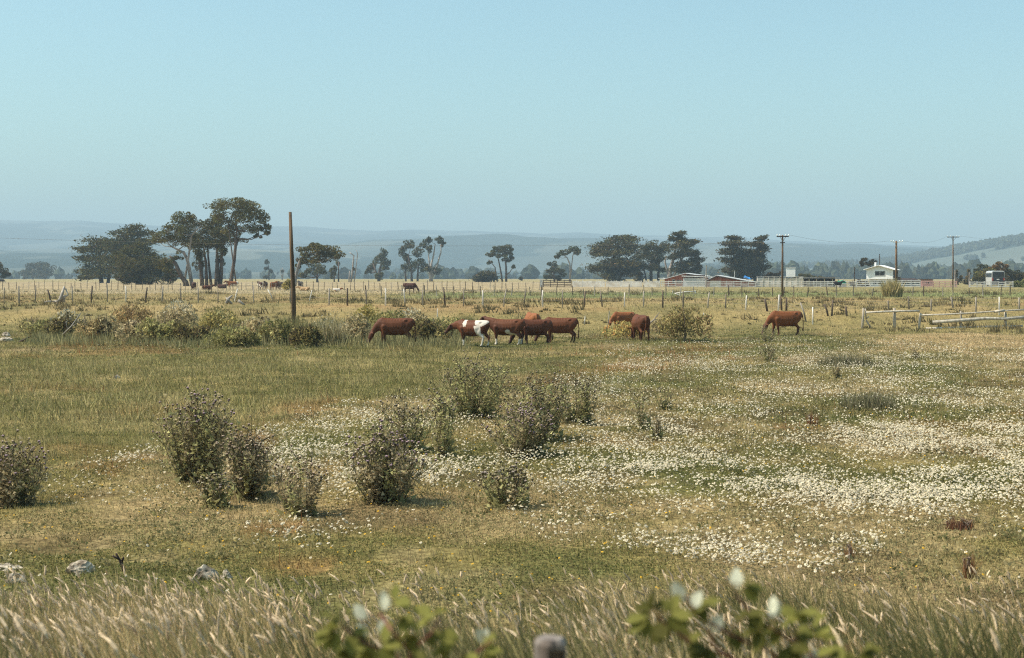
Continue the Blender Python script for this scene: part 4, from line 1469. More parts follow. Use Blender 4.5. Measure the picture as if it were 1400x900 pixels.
# ------------------------------------------------------------------ thistles, shrubs, small plants
def thistle(label, px, py, hw, top, hue='purple', n=26, green=.5, group='thistle bushes in the meadow', name='thistle_bush', seed=0, heads=True):
    R = np.random.default_rng(px * 13 + py)
    b = ground(px, py)
    s = b[1] / F
    w = hw * s * 1.12
    h = (py - top) * s * 1.04
    root = empty(name, b, 0, label, 'thistle', group)
    mb = MB()
    LV, LC, HV, HC = [], [], [], []
    gcol = np.array([.40, .37, .17])
    bcol = np.array([.37, .295, .175])
    green -= .12
    for i in range(int(n * .8) + 1):
        a = R.random() * 2 * PI
        rr = R.random() ** .6 * R.uniform(.75, 1.2)
        foot_ = np.array([math.cos(a) * .42 * w * rr, math.sin(a) * .42 * w * rr, -.05])
        tip = np.array([math.cos(a) * w * rr * 1.12, math.sin(a) * w * .9 * rr, h * (1 - .34 * min(rr, 1) ** 2) * (.58 + .45 * R.random() ** .7)])
        midp = foot_ * .5 + tip * .5 + np.array([math.cos(a), math.sin(a), 0]) * (.04 * w) + R.normal(0, .03, 3)
        ts = np.linspace(0, 1, 6)
        P = [(1 - t) ** 2 * foot_ + 2 * t * (1 - t) * midp + t * t * tip for t in ts]
        mb.tube(P, [.008 * (1 - .6 * t) for t in ts], 4, col=tuple(np.array([.17, .14, .08]) * (.7 + .6 * R.random())), caps=False)
        dry = R.random() > green
        base = (bcol if dry else gcol) * (.75 + .5 * R.random())
        ends = [tip]
        for q in range(R.integers(3, 6)):
            t = .66 + .32 * R.random()
            p0 = (1 - t) ** 2 * foot_ + 2 * t * (1 - t) * midp + t * t * tip
            e = p0 + np.array([R.normal(0, .12), R.normal(0, .12), .10 + .18 * R.random()]) * min(1, h)
            mb.tube([p0, (p0 + e) / 2 + R.normal(0, .01, 3), e], [.006, .005, .003], 3, col=(.10, .085, .05), caps=False)
            ends.append(e)
        # spiny leaves up the stem
        m = int(44 * max(.6, h))
        t = .02 + .96 * R.random(m)
        p = ((1 - t) ** 2)[:, None] * foot_ + (2 * t * (1 - t))[:, None] * midp + (t * t)[:, None] * tip
        p = p + R.normal(0, .05, (m, 3)) * (.3 + t)[:, None] * min(1, h)
        la = R.random(m) * 2 * PI
        L = (.06 + .085 * R.random(m)) * (1.2 - .75 * t)
        d = np.stack([np.cos(la), np.sin(la), -.1 + .5 * R.random(m)], 1) * L[:, None]
        sd = np.stack([-np.sin(la), np.cos(la), R.normal(0, .2, m)], 1) * (L * (.22 + .14 * R.random(m)))[:, None]
        LV.append(np.stack([p - sd * .4, p + d * .45 - sd, p + d], 1))
        LV.append(np.stack([p + sd * .4, p + d * .5 + sd, p + d], 1))
        cc = base * (.55 + .9 * R.random((m, 1)))
        LC += [cc, cc * .92]
        # tufts of small leaves crowding the stem
        m = int(40 * max(.6, h))
        t = .12 + .9 * R.random(m) ** .85
        p = ((1 - t) ** 2)[:, None] * foot_ + (2 * t * (1 - t))[:, None] * midp + (t * t)[:, None] * tip
        p = p + R.normal(0, .05, (m, 3)) * (.5 + t)[:, None] * min(1.1, h)
        p[:, 2] = np.abs(p[:, 2])
        LV.append(leaf_tris(p, np.full(m, .042), R, np.array([[0, 0, .5]]).repeat(m, 0), long=1.3))
        LC.append(base * np.array([.98, 1.0, .98]) * (.5 + 1.0 * R.random((m, 1))))
        if heads:
            for e in ends:
                for q in range(int(R.random() < .85)):
                    c = e + R.normal(0, .02, 3)
                    r = .012 + .009 * R.random()
                    k = 5
                    aa = np.arange(k) * 2 * PI / k + R.random()
                    ring = c + np.stack([np.cos(aa) * r, np.sin(aa) * r, np.zeros(k)], 1)
                    bot, topv = c - np.array([0, 0, r * 1.3]), c + np.array([R.normal(0, .006), R.normal(0, .006), r * 1.5])
                    ring2 = c + np.array([0, 0, r * .9]) + (ring - c) * 1.25
                    r2 = np.roll(ring, -1, 0)
                    rr2 = np.roll(ring2, -1, 0)
                    HV += [np.stack([np.repeat(bot[None], k, 0), r2, ring], 1), np.stack([ring, r2, rr2], 1), np.stack([ring, rr2, ring2], 1), np.stack([ring2, rr2, np.repeat(topv[None], k, 0)], 1)]
                    gc = np.array([.12, .10, .06]) * (.7 + .5 * R.random())
                    if hue == 'purple':
                        tc = np.array([.42, .29, .34]) if R.random() < .6 else np.array([.50, .39, .29])
                    elif hue == 'dry':
                        tc = np.array([.42, .31, .23])
                    else:
                        tc = np.array([.36, .29, .25]) if R.random() < .4 else np.array([.32, .27, .15])
                    tc = tc * (.7 + .5 * R.random())
                    HC += [np.repeat(gc[None], 2 * k, 0), np.repeat(tc[None], 2 * k, 0)]
    for i in range(n // 3):
        a = R.random() * 2 * PI
        f0 = np.array([math.cos(a) * .5 * w * R.random(), math.sin(a) * .5 * w * R.random(), -.03])
        e = f0 + np.array([R.normal(0, .3) * w, R.normal(0, .3) * w, h * R.uniform(.3, .95)])
        mb.tube([f0, f0 * .5 + e * .5 + R.normal(0, .03, 3), e], [.008, .006, .003], 3, col=tuple(np.array([.34, .26, .17]) * R.uniform(.5, 1.2)), caps=False)
    m = int(150 * w)
    a = R.random(m) * 2 * PI
    rr = R.random(m) ** .5
    P = np.stack([np.cos(a) * rr * w * .8, np.sin(a) * rr * w * .7, .02 + .3 * h * R.random(m) ** 1.6], 1)
    LV.append(leaf_tris(P, np.full(m, .075), R, np.stack([np.cos(a), np.sin(a), .7 + 0 * a], 1), long=1.5))
    LC.append(gcol * (.5 + .7 * R.random((m, 1))))
    mb.build('stem', M['stem'], root)
    soup('foliage', np.concatenate(LV), np.concatenate(LC), M['leaf'], root)
    if heads:
        soup('flower_heads', np.concatenate(HV), np.concatenate(HC), M['petal'], root)
    return root


def build_thistles():
    thistle('purple topped thistle bush cut by the western edge of the view, casting a dark shadow', 18, 692, 36, 600, 'purple', 34, .35)
    thistle('biggest thistle bush, tall and fan shaped, at the rear of the western trio', 274, 662, 50, 538, 'purple', 52, .6)
    thistle('brown seeding thistle bush with pale fluffy heads beside the biggest one', 340, 680, 36, 592, 'dry', 40, .25)
    thistle('small green thistle in front of the biggest thistle bush', 296, 694, 22, 646, 'green', 16, .9)
    thistle('sparse brown thistle with two upright arms, lowest of the western clump', 408, 705, 30, 622, 'dry', 14, .2)
    thistle('purple flowered thistle bush with a dark base and long shadow, standing alone amid daisies', 528, 686, 42, 588, 'purple', 46, .45)
    thistle('ragged open thistle behind the purple flowered bush', 556, 616, 34, 546, 'green', 24, .7)
    thistle('thin sparse thistle between the ragged one and the large round one', 604, 630, 25, 542, 'green', 15, .7)
    thistle('large round green thistle bush, farthest back of the central group', 648, 573, 45, 488, 'green', 52, .75)
    thistle('tall dark thistle bush at the centre of the eastern cluster', 734, 602, 40, 517, 'green', 46, .65)
    thistle('purple speckled thistle bush leaning against the tall dark one', 714, 624, 40, 556, 'purple', 40, .45)
    thistle('paler thistle bush with an open top, easternmost of the cluster', 790, 580, 29, 513, 'green', 26, .6)
    thistle('low green thistle sprawling over daisies with a flat shadow', 692, 694, 36, 640, 'green', 30, .85)
    G2 = 'lone small thistles in the daisies'
    thistle('thin upright thistle stalks standing in the open daisies', 880, 588, 11, 530, 'green', 6, .6, G2, 'small_thistle', heads=False)
    thistle('slender stalk with a dark drooping side, beside the thin upright stalks', 908, 560, 10, 525, 'green', 5, .5, G2, 'small_thistle', heads=False)
    thistle('short stalk at the foot of the thin upright stalks', 897, 602, 9, 572, 'green', 5, .5, G2, 'small_thistle', heads=False)
    thistle('short dark thistle beyond the rush clumps, south of the lone ginger cow', 1052, 494, 10, 474, 'green', 12, .5, G2, 'small_thistle')
    thistle('tiny reddish thistle between two rush clumps and the bare meadow', 1145, 517, 6, 497, 'dry', 6, .1, G2, 'small_thistle', heads=False)
    thistle('tiny upright thistle in dry grass south of the rail fence', 1250, 490, 7, 474, 'dry', 7, .3, G2, 'small_thistle', heads=False)
    thistle('tan leafy thistle beside the muzzle of the lone ginger cow', 1048, 468, 9, 447, 'green', 14, .7, G2, 'small_thistle')


build_thistles()


def clump(name, label, cat, px, py, hw, top, palette, n=900, leaf=.1, style='mound', group=None, blossom=None, twigs=0, Y=None):
    R = np.random.default_rng(int(px * 17 + py * 3))
    b = ground(px, py) if Y is None else foot(px, Y)
    s = b[1] / F
    w, h = hw * s, (py - top) * s
    w *= 1.22 if group and group.startswith('shrubs') else 1.1
    root = empty(name, b, 0, label, cat, group)
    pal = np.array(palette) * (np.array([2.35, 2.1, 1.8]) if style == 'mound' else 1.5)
    if style == 'mound':
        k = max(7, int(16 * w))
        a = R.random(k) * 2 * PI
        r = R.random(k) ** .55
        sub = np.stack([np.cos(a) * r * w * .8, np.sin(a) * r * w * .6, h * (.3 + .5 * R.random(k)) * (1 - .45 * r ** 2)], 1)
        q = R.integers(0, k, n)
        rad = np.array([w * .26, w * .24, h * .24])
        d = R.normal(0, 1, (n, 3))
        d /= (np.linalg.norm(d, axis=1)[:, None] + .3)
        P = sub[q] + d * rad * 1.25
        P[:, 2] = np.abs(P[:, 2])
        V = leaf_tris(P, np.full(n, leaf), R, d * .5 + np.array([0, 0, .6]), long=1.35)
        tone = (.65 + .65 * R.random(k))[q][:, None] * (.6 + .8 * R.random((n, 1)))
        C = pal[(q * 3 + R.integers(0, 2, n)) % len(pal)] * tone
    else:
        a = R.random(n) * 2 * PI
        r = R.random(n) ** .6
        x, y = np.cos(a) * r * w * .7, np.sin(a) * r * w * .55
        hh = h * (.45 + .6 * R.random(n)) * (1 - .3 * r ** 2)
        V, C = blades(x, y, hh, leaf * (.6 + .7 * R.random(n)), pal[R.integers(0, len(pal), n)] * (.6 + .8 * R.random((n, 1))), lean=.5, z=np.full(n, -.03), R=R, wind=(-.03, 0))
    mb = MB()
    for i in range(max(twigs, 5)):
        a = R.random() * 2 * PI
        e = np.array([math.cos(a) * w * .7 * R.random(), math.sin(a) * w * .5, h * (.6 + .5 * R.random()) if twigs else h * .6])
        mb.tube([(0, 0, -.05), e * .5 + R.normal(0, .05, 3), e], [.022, .016, .006], 4, col=tuple(np.array([.2, .15, .11]) * (.6 + .8 * R.random())), caps=False)
        if twigs:
            for z in range(3):
                f = e * (.5 + .4 * R.random())
                g = f + R.normal(0, .16, 3) + np.array([0, 0, .14])
                mb.tube([f, g], [.010, .004], 3, col=(.24, .19, .14), caps=False)
    mb.build('twigs', M['stem'], root)
    soup('foliage', V, C, M['leaf'], root)
    if blossom is not None:
        m = int(n * .15)
        a = R.random(m) * 2 * PI
        r = R.random(m) ** .6
        P = np.stack([np.cos(a) * r * w * .75, np.sin(a) * r * w * .6, h * (1.02 - .42 * r ** 2) * (.72 + .34 * R.random(m))], 1)
        V = leaf_tris(P, np.full(m, leaf * .9), R, np.array([[0, 0, 1.2]]).repeat(m, 0), long=1.5)
        soup('blossom', V, np.array(blossom) * (.65 + .6 * R.random((m, 1))), M['petal'], root)
    return root


def build_shrubs():
    G = 'shrubs in the wild belt across the meadow'
    gg = [(.14, .145, .07), (.115, .118, .05), (.18, .18, .09), (.10, .092, .05)]
    grey = [(.20, .185, .12), (.15, .14, .085), (.26, .235, .165), (.11, .095, .06)]
    brn = [(.17, .14, .08), (.14, .12, .065), (.2, .17, .10), (.12, .115, .06)]
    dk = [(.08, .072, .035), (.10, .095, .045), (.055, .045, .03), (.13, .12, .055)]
    yel = [(.18, .165, .07), (.15, .14, .062), (.21, .185, .085)]
    Y = (.40, .32, .10)
    PL = (.48, .43, .30)
    R_ = [(.17, .13, .075), (.15, .125, .065), (.14, .14, .07)]
    L = [
        ('low sprawling shrub at the western tip of the wild belt, dead stems poking out', 55, 460, 28, 430, gg, 700, 'mound', None, 5),
        ('green shrub half buried in dead branches near the western tip of the belt', 92, 463, 26, 418, dk, 900, 'mound', PL, 6),
        ('brown twiggy shrub just past the dead branches', 122, 466, 24, 420, brn, 800, 'mound', None, 9),
        ('grey leaved shrub between brown twigs and the russet one', 148, 466, 24, 424, grey, 800, 'mound', None, 3),
        ('russet tall shrub rising at the back of the belt', 180, 452, 28, 406, R_, 900, 'mound', None, 7),
        ('rounded grey green shrub in front of the russet one', 184, 468, 25, 432, grey, 850, 'mound', None, 2),
        ('mid green shrub with dark hollows, next along from the rounded grey one', 216, 470, 26, 424, gg, 900, 'mound', None, 2),
        ('pale cream topped bush standing highest at the back of the belt', 246, 448, 26, 406, grey, 900, 'mound', PL, 0),
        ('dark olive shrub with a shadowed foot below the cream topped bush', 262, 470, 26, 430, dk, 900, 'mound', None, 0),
        ('yellow green shrub beyond the leaning white post', 298, 458, 28, 414, yel, 900, 'mound', (.30, .27, .11), 0),
        ('broad green bush in front of the yellow green shrub', 318, 474, 32, 434, gg, 1000, 'mound', None, 3),
        ('feathery grey green shrub west of the lone pole', 352, 470, 25, 424, grey, 850, 'mound', None, 3),
        ('dense olive shrub close to the lone pole, with brown litter below', 378, 472, 22, 426, gg, 850, 'mound', None, 0),
        ('tall reedy clump at the foot of the lone pole', 402, 472, 24, 416, yel, 420, 'reed', None, 0),
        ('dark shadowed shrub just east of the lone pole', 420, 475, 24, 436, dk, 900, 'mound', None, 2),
        ('pale plumed reed clump with drooping cream tops', 452, 470, 28, 420, [(.26, .22, .12), (.19, .17, .08), (.33, .28, .17)], 480, 'reed', PL, 0),
        ('grey green shrub between cream plumes and yellow blossom', 482, 466, 24, 420, grey, 850, 'mound', None, 0),
        ('yellow blossomed shrub behind the lone grazing cow', 504, 450, 22, 412, yel, 800, 'mound', Y, 0),
        ('leafy green shrub above the back of the lone grazing cow', 530, 452, 24, 416, gg, 850, 'mound', None, 0),
        ('pale topped shrub next to the tail of the lone grazing cow', 562, 452, 24, 418, grey, 800, 'mound', PL, 0),
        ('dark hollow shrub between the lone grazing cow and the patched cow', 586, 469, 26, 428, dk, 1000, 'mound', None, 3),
        ('green shrub brushing the muzzle of the patched cow', 606, 462, 24, 424, gg, 850, 'mound', None, 0),
        ('yellow flowering reed clump behind the patched cow', 634, 450, 24, 421, yel, 420, 'reed', Y, 0),
    ]
    for lab, px, py, hw, top, pal, n, st, bl, tw in L:
        clump('shrub' if st == 'mound' else 'reed_clump', lab, 'shrub' if st == 'mound' else 'reeds', px, py, hw, py - (py - top) * .85, pal, int(n * 1.7), .105 if st == 'mound' else .05, st, G, bl, tw)
    # weeds and tall grass filling the belt between the shrubs
    R = np.random.default_rng(77)
    n = 34000
    q0 = wpoly([(30, 474), (640, 480), (655, 452), (520, 436), (300, 444), (60, 446)])
    x = R.uniform(q0[:, 0].min(), q0[:, 0].max(), n)
    y = R.uniform(q0[:, 1].min(), q0[:, 1].max(), n)
    xx, yy = wob(x, y, 2, .5)
    k = inpoly(xx, yy, q0) & (fbm(x, y, 1.6, 211, 3) > .42)
    x, y = x[k], y[k]
    n = len(x)
    tone = fbm(x, y, 1.2, 215, 2)[:, None]
    C = (np.array([.20, .19, .085]) * (1 - tone) + np.array([.37, .32, .16]) * tone) * (.55 + .9 * R.random((n, 1)))
    V, C = blades(x, y, (.18 + .5 * R.random(n) ** 1.5) * (.5 + fbm(x, y, 2, 219, 2)), .03 + .05 * R.random(n), C, lean=.7, R=R)
    tag(soup('belt_weeds', V, C, M['blade']), 'tall dry weeds and grass between the shrubs of the belt', 'weeds', kind='stuff')
    G2 = 'bushes near the cow seen from behind'
    clump('shrub', 'wide grey green round bush east of the cow seen from behind', 'shrub', 936, 466, 36, 414, [(.13, .12, .055), (.10, .09, .045), (.17, .155, .075), (.12, .085, .05)], 2400, .095, 'mound', G2, None, 4)
    clump('shrub', 'yellowish bush with rusty skirts hiding a ginger cow', 'shrub', 858, 464, 30, 434, yel + [(.25, .16, .07)], 1300, .095, 'mound', G2, None, 0)
    clump('shrub', 'thin weedy bush with a bare white branch beside the round bush', 'shrub', 902, 456, 16, 432, grey, 700, .09, 'mound', G2, None, 4)
    clump('shrub', 'small sparse bush west of the yellowish one', 'shrub', 838, 462, 16, 444, gg, 500, .09, 'mound', G2, None, 0)
    G3 = 'dark rush clumps in the daisies'
    rush = [(.11, .105, .055), (.14, .13, .07), (.085, .08, .042), (.2, .17, .10)]
    clump('rush_clump', 'dark upright rush clump, the larger of two amid the daisies', 'rushes', 1188, 561, 52, 525, rush, 900, .022, 'reed', G3)
    clump('rush_clump', 'low wide rush clump farther out, the paler of two amid daisies', 'rushes', 1156, 501, 52, 478, rush, 900, .03, 'reed', G3)
    G4 = 'rusty docks in the meadow'
    dock = [(.19, .095, .045), (.15, .075, .038), (.24, .14, .065)]
    clump('dock_plant', 'rusty dock clump south of the larger rush clump', 'dock', 1110, 582, 11, 556, dock, 120, .022, 'reed', G4)
    clump('dock_plant', 'single orange dock spike at the front edge of the thick daisies', 'dock', 1161, 768, 5, 728, dock, 60, .014, 'reed', G4)
    clump('dock_plant', 'orange branching dock east of the daisies, standing in short grass', 'dock', 1324, 790, 12, 742, dock, 110, .014, 'reed', G4)
    clump('dock_plant', 'dark brown withered dock clump low among the daisies', 'dock', 1312, 724, 24, 700, [(.13, .06, .04), (.09, .05, .035), (.2, .1, .05)], 320, .02, 'reed', G4)
    # around the yard
    clump('pampas_clump', 'big shaggy tan clump growing before the white house', 'grass clump', 1220, 412, 17, 384, [(.30, .25, .12), (.22, .19, .09), (.38, .31, .17)], 900, .16, 'reed', None, None, 0, Y=150)
    clump('shrub', 'pale green clump by the last cow of the distant row', 'shrub', 394, 397, 8, 381, yel, 500, .25, 'mound', None, None, 0, Y=222)


build_shrubs()
# ------------------------------------------------------------------ fences
def post_mb(h, r, lean=0.0, col=(.5, .5, .5), n=6):
    mb = MB()
    k = random.random
    top = (lean, (k() - .5) * .06, h)
    mb.tube([(0, 0, -.25), (lean * .5 + (k() - .5) * .05, 0, h * .5), top], [r * 1.05, r, r * .85], n, col=col, jit=.3)
    return mb


WHITE = (.80, .77, .72)
GREY = (.40, .36, .31)
DARK = (.15, .115, .09)
MID = (.28, .24, .19)


def near_fence():
    P = [(6, 416, 393, 0, MID), (26, 415, 391, 0, GREY), (48, 414, 390, .05, MID), (70, 412, 396, -.3, DARK), (99, 414, 391, 0, GREY), (124, 414, 391, .1, DARK), (147, 413, 389, 0, GREY), (172, 413, 391, 0, WHITE), (199, 414, 393, .12, DARK), (222, 414, 391, .04, GREY), (248, 414, 394, -.1, MID), (271, 414, 393, 0, GREY), (298, 414, 395, 0, MID), (320, 413, 395, .28, WHITE), (347, 415, 391, 0, GREY), (374, 410, 396, -.55, WHITE), (397, 414, 394, 0, MID), (422, 413, 397, .3, WHITE), (450, 417, 394, 0, GREY), (475, 418, 394, 0, DARK), (501, 418, 396, 0, MID), (527, 418, 394, 0, WHITE), (554, 418, 395, -.08, WHITE), (578, 418, 396, 0, GREY), (609, 419, 393, -.1, DARK), (634, 419, 394, 0, GREY), (660, 419, 397, 0, WHITE), (688, 420, 395, .18, GREY), (716, 420, 396, .12, MID), (742, 420, 397, 0, WHITE), (769, 420, 397, 0, GREY), (798, 420, 398, .1, DARK), (824, 420, 398, -.15, MID), (854, 420, 400, 0, WHITE), (880, 421, 398, 0, GREY), (906, 421, 397, 0, DARK), (934, 422, 399, 0, MID), (967, 422, 400, .12, GREY), (992, 422, 402, 0, MID), (1019, 424, 404, .08, WHITE), (1050, 426, 409, -.28, DARK), (1064, 426, 403, .04, WHITE), (1069, 425, 404, -.12, DARK), (1075, 425, 407, 0, DARK), (1103, 440, 414, -.35, GREY), (1111, 444, 420, 0, WHITE), (1137, 432, 410, .06, DARK), (1133, 432, 416, -.4, DARK), (1158, 432, 419, -.18, DARK), (1215, 425, 411, -.08, MID), (1243, 423, 405, -.08, MID), (1273, 425, 409, 0, GREY), (1303, 421, 406, -.22, GREY), (1334, 427, 406, 0, GREY), (1366, 431, 406, 0, WHITE), (1393, 424, 407, 0, GREY), (1418, 426, 405, 0, GREY), (-18, 416, 393, 0, GREY)]
    P.sort()
    b0 = ground(700, 420)
    root = empty('wire_fence', b0, 0, 'long wire fence of rough mismatched wooden posts across the tan rise', 'fence')
    tops = []
    for px, base, top, lean, col in P:
        g = ground(px, base)
        s = g[1] / F
        h = (base - top) * s
        j = .8 + .4 * random.random()
        post_mb(h, .048 + .02 * random.random() + (.02 if col is DARK else 0), lean * h, tuple(c * j for c in col)).build('post', M['postwood'], root, loc=g - b0, smooth=True)
        tops.append((g, h, lean * h))
    for f in (.4, .65, .9):
        pts = []
        for g, h, l in tops:
            if h > .75:
                pts.append((g[0] - b0[0] + l * f, g[1] - b0[1], g[2] - b0[2] + h * f))
        MB().tube(pts, .007, 4, col=(.3, .28, .26)).build('wire', M['wire'], root)


near_fence()


def stake_fence(name, label, pxs, Y, h0, r, tones, wires=(.5, .85), slope=0):
    b0 = foot(700, Y)
    root = empty(name, b0, 0, label, 'fence')
    pts = []
    for px in pxs:
        g = foot(px, Y + slope * (px - 700) / 700)
        h = h0 * (.82 + .36 * random.random())
        l = random.gauss(0, .06)
        c = random.choice(tones)
        j = .75 + .5 * random.random()
        post_mb(h, r * (.8 + .5 * random.random()), l, tuple(q * j for q in c), 5).build('post', M['postwood'], root, loc=g - b0)
        pts.append((g - b0, h, l))
    for f in wires:
        MB().tube([(p[0] + l * f, p[1], p[2] + h * f) for p, h, l in pts], .008, 4, col=(.3, .28, .26)).build('wire', M['wire'], root)


def row(x0, x1, step, j=.25):
    out = []
    x = x0
    while x < x1:
        out.append(x + random.uniform(-j, j) * step)
        x += step
    return out


stake_fence('stake_fence', 'close set stake fence along the straw field under the pines', row(-20, 745, 8.3, .3), 222, 1.35, .05, [DARK, MID, MID, GREY], slope=-8)
stake_fence('post_fence', 'dark post fence bordering the green strip before the farmyard', row(505, 1420, 19.5, .3), 156, 1.05, .055, [DARK, DARK, MID, GREY])


def board_fence(name, label, x0, x1, Y, h, kind, mat, step=7, rails=3):
    b0 = foot((x0 + x1) / 2, Y)
    root = empty(name, b0, 0, label, 'fence')
    xs = np.linspace(x0, x1, max(2, int((x1 - x0) / step) + 1))
    G = [foot(px, Y - .2 * (px - (x0 + x1) / 2) * Y / F) - b0 for px in xs]
    for g in G:
        MB().box((g[0], g[1] + .06, g[2] + h * .5 - .1), (.13, .11, h + .25)).build('post', M[mat], root)
    if kind == 'rail':
        for q in range(rails):
            mb = MB()
            z = h * (q + .75) / rails - .05
            for a, b in zip(G[:-1], G[1:]):
                c = (a + b) / 2
                mb.box((c[0], c[1] - .03, c[2] + z + random.uniform(-.03, .03)), (math.hypot(b[0] - a[0], b[1] - a[1]) + .02, .04, .16), rz=math.atan2(b[1] - a[1], b[0] - a[0]), tilt=-math.atan2(b[2] - a[2], b[0] - a[0]) + random.gauss(0, .006))
            mb.build('rail', M[mat], root)
    else:
        mb = MB()
        L = math.hypot(G[-1][0] - G[0][0], G[-1][1] - G[0][1])
        yaw = math.atan2(G[-1][1] - G[0][1], G[-1][0] - G[0][0])
        n = int(L / .26)
        for i in range(n):
            t = (i + .5) / n
            p = G[0] * (1 - t) + G[-1] * t
            hh = h * random.uniform(.86, 1.04)
            if random.random() < .05:
                continue
            mb.box((p[0], p[1] - .03, p[2] + hh / 2), (.21, .03, hh), rz=yaw, tilt=random.gauss(0, .02))
        mb.build('pickets', M[mat], root)
        MB().box(((G[0][0] + G[-1][0]) / 2, (G[0][1] + G[-1][1]) / 2 + .03, G[0][2] + h * .75), (L, .03, .1), rz=yaw).build('rail', M[mat], root)
    return root


board_fence('picket_fence', 'whitewashed close boarded picket fence in front of the big cypress', 783, 902, 300, 1.35, 'picket', 'palepaint', 12)
board_fence('plank_fence', 'weathered dark plank corral fence at the end of the white pickets', 743, 781, 300, 1.45, 'rail', 'darkwood', 9, 4)
MB().box((0, 0, .7), (.55, .35, 1.6)).box((0, 0, 1.55), (.7, .45, .12)).build('gate_pillar', M['whitepaint'], None, foot(740, 300))
tag(bpy.data.objects['gate_pillar'], 'white square gate pillar at the end of the plank corral', 'pillar')
board_fence('rail_fence', 'white rail fence in front of the red sheds', 904, 1043, 290, 1.3, 'rail', 'whitepaint', 9.5, 3)
board_fence('rail_fence', 'white rail fence running below the white box and green tank', 1046, 1170, 290, 1.3, 'rail', 'palepaint', 9.5, 3)
board_fence('rail_fence', 'tall white rail fence before the white house', 1171, 1258, 288, 1.5, 'rail', 'whitepaint', 11, 4)
board_fence('rail_fence', 'faded pink boarded fence beside the pink hut', 1260, 1308, 288, 1.3, 'rail', 'pinkboard', 8, 3)
board_fence('rail_fence', 'white boarded fence in front of the parked bus', 1326, 1385, 284, 1.25, 'rail', 'whitepaint', 9, 3)


def rail_log_fence():
    b0 = ground(1256, 450)
    root = empty('log_rail_fence', b0, 0, 'weathered pale log fence with sagging rails and one broken gap', 'fence')
    Yf = b0[1]
    for px, base, top, r, l in ((1178, 449, 420, .085, .1), (1222.5, 450, 422, .11, 0), (1255.7, 450, 428, .085, .12), (1313, 447, 424, .07, 0), (1374, 450, 427, .09, 0)):
        g = foot(px, Yf)
        h = (base - top) * Yf / F
        post_mb(h, r, l, (.50, .45, .38), 7).build('post', M['postwood'], root, loc=g - b0, smooth=True)
    for pts, r in (([(1184, 427.5), (1205, 426.5), (1232, 425.6), (1257, 425.4)], .055), ([(1258, 431), (1290, 430.2), (1330, 428), (1372, 425), (1412, 423)], .045), ([(1275, 440.6), (1310, 438.5), (1347, 435.5), (1372, 436), (1412, 433)], .095), ([(1266, 449.3), (1310, 448.4), (1350, 447), (1398, 446)], .07), ([(1360, 426.4), (1373, 424.6)], .07)):
        w = [at(px, py, Yf - .14) - b0 for px, py in pts]
        MB().tube(w, [r * random.uniform(1.05, 1.35) for _ in w], 7, col=(.58, .53, .45), jit=.25).build('rail', M['postwood'], root, smooth=True)
    for a, b, r in (((1183, 422), (1184, 436), .04), ((1184, 438), (1191, 449), .05), ((1184, 436), (1188, 433), .035)):
        MB().tube([at(*a, Yf + .1) - b0, at(*b, Yf + .05) - b0], r, 6, col=(.5, .45, .39), jit=.3).build('brace', M['postwood'], root, smooth=True)


rail_log_fence()


